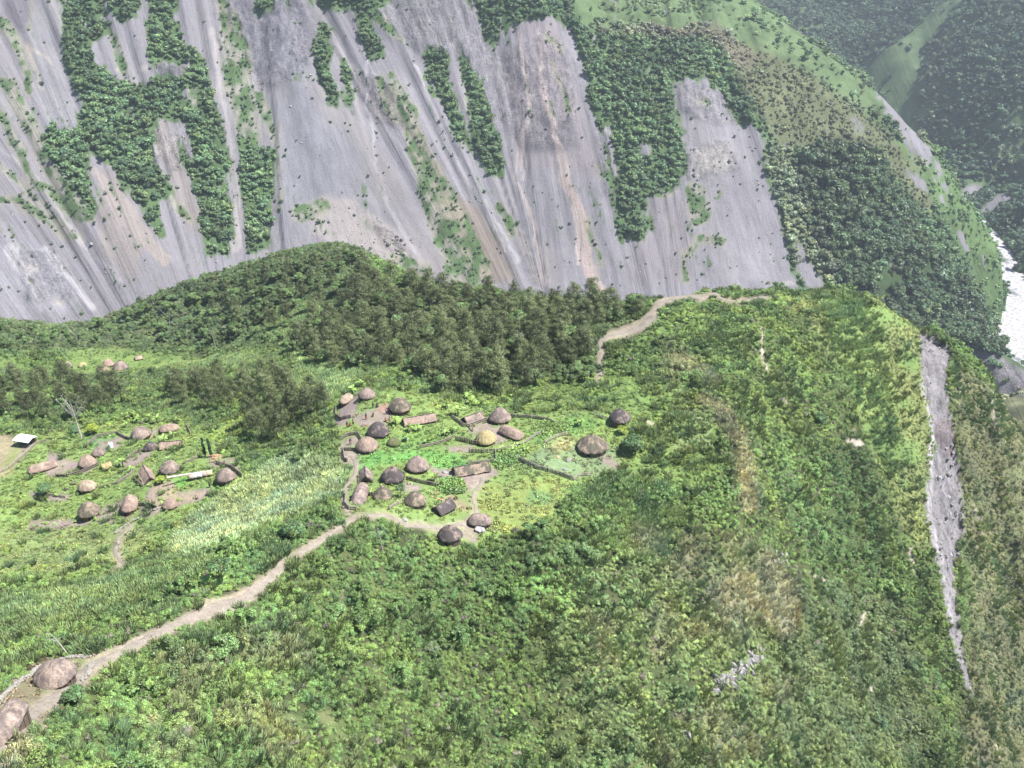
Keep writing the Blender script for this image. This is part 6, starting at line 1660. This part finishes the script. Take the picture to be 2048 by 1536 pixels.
# banana plants
def banana(px, py, s, label, seed):
    g = ground(px, py); rr = random.Random(seed); t = thing("banana_plant", label, "plant", g, rr.uniform(0, 6), "banana plants of the villages"); t.scale = (s, s, s)
    b = MB(); b.tube([(0, 0, -.3), (0, 0, 1.0), (0, 0, 1.5)], [.16, .12, .06], 8); b.build("stem", plain("banana_stem", (.17, .2, .08)) if "banana_stem" not in bpy.data.materials else bpy.data.materials["banana_stem"], t)
    for k in range(9):
        a = k * 2.4 + rr.random() * .5; L_ = rr.uniform(1.3, 2.0); el = rr.uniform(.4, 1.15); b = MB(); n = 6; vs = []; fs = []
        for i in range(n + 1):
            u = i / n; x = L_ * u * math.cos(el) + .0; z = 1.4 + L_ * u * math.sin(el) - 1.1 * u * u * L_ * .5; w = .28 * math.sin(min(1, u * 1.05 + .08) * math.pi) ** .6 + .02
            for q in (-1, 0, 1): vs.append((x * math.cos(a) - q * w * math.sin(a), x * math.sin(a) + q * w * math.cos(a), z + (.10 if q == 0 else 0)))
        for i in range(n):
            for q in (0, 1): fs.append((i * 3 + q, i * 3 + q + 1, i * 3 + q + 4, i * 3 + q + 3))
        b.add(vs, fs); o = b.build("leaf", M_BAN, t)
        at = o.data.attributes.new("lv", 'FLOAT', 'FACE'); at.data.foreach_set("value", [rr.random()] * len(fs))
    return t
BAN = [(c1((665,395)), 1.1, "banana plant at the left end of the long straight hut"), (c1((790,455)), 1.0, "banana plant in front of the long straight hut's left half"), (c1((855,450)), .9, "banana plant in front of the long straight hut's middle"),
       (c1((1212,320)), 1.4, "tall banana plant at the corner of the rear shed's fence"), (c1((285,125)), 1.2, "banana plant behind the pale oval hut"), (c1((355,70)), 1.1, "banana plant on the slope behind the small round hut"),
       (c1((1003,900)), 1.1, "banana plant at the left of the corn patch"), (c1((1165,465)), 1.0, "banana plant on the lawn left of the rear shed yard"), (c1((945,560)), .8, "small banana plant on the lawn by the long brown fence"),
       (c1((760,540)), .8, "small banana plant below the light blue sheet"), (c1((1105,490)), .8, "banana plant low in the lawn near the dark board fence"), (c1((1310,170)), 1.1, "banana plant on the slope above the rear shed"), (c1((1120,250)), .9, "banana plant above the village lawn"),
       (c4((560,160)), 1.3, "banana plant behind the hamlet's rear long hut"), (c4((205,205)), 1.2, "banana plant behind the hamlet's rear round hut"), (c4((640,380)), 1.1, "banana plant at the back of the pale gabled long hut"), (c4((740,340)), 1.0, "banana plant right of the one behind the pale long hut"),
       (c4((155,670)), 1.2, "banana plant left of the broad pale fence"), (c4((800,160)), 1.0, "banana plant right of the hamlet's rear long hut"), (c4((250,740)), .9, "banana plant inside the broad pale fence"), (c4((470,140)), 1.1, "banana plant left along the rear hedge of the hamlet"),
       (c2((1235,410)), 1.1, "banana plant between the lone dark hut and the large house"), (c4((330,150)), 1.0, "banana plant on the hedge above the rear round hut of the hamlet")]
for i, (q, s, l) in enumerate(BAN): banana(q[0][0], q[0][1], s, l, i)

# vegetable patches: leafy crops
def crop(poly, n, col, s, label, cname="low_plant"):
    pts = throw(poly, .5, int(poly[0][0]), n); P = np.array(pts); r = np.random.default_rng(4)
    scatter("crop_patch", label, P, np.full(len(P), s) * (.8 + .4 * r.random(len(P))), tint_vary(np.array([col]) * np.ones((len(P), 1)), P, r, .1) * .9, cname, .15)
crop([(992,905),(1050,888),(1052,905),(1030,925),(1000,935),(990,925)], 700, (.10, .17, .05), 1.5, "bright green vegetable patch behind the longest hut")
crop([(888,962),(915,962),(922,982),(890,985)], 400, (.085, .15, .04), 1.7, "tall green corn patch in the front of the village")
crop([(1090,845),(1140,848),(1135,862),(1080,868)], 400, (.09, .15, .045), 1.2, "leafy crop on the terrace behind the grass plot")

# ------------------------------------------------------------------ the air between: one even volume of haze
me = bpy.data.meshes.new("haze")
x0, x1, y0, y1, z0, z1 = -4100, 4600, -600, 5100, -722, 25
me.from_pydata([(x0, y0, z0), (x1, y0, z0), (x1, y1, z0), (x0, y1, z0), (x0, y0, z1), (x1, y0, z1), (x1, y1, z1), (x0, y1, z1)], [],
               [(3, 2, 1, 0), (4, 5, 6, 7), (0, 1, 5, 4), (1, 2, 6, 5), (2, 3, 7, 6), (3, 0, 4, 7)])
MHZ, nt = new_mat("haze")
pv = nt.nodes.new("ShaderNodeVolumePrincipled"); pv.inputs['Color'].default_value = (0.80, 0.88, 1.0, 1); pv.inputs['Density'].default_value = HAZE_D
pv.inputs['Anisotropy'].default_value = 0.2
mo = nt.nodes.new("ShaderNodeOutputMaterial"); nt.links.new(pv.outputs[0], mo.inputs['Volume'])
me.materials.append(MHZ)
hz = bpy.data.objects.new("haze", me); COL.objects.link(hz); hz["kind"] = "stuff"; hz["label"] = "thin pale blue haze in the valley air"
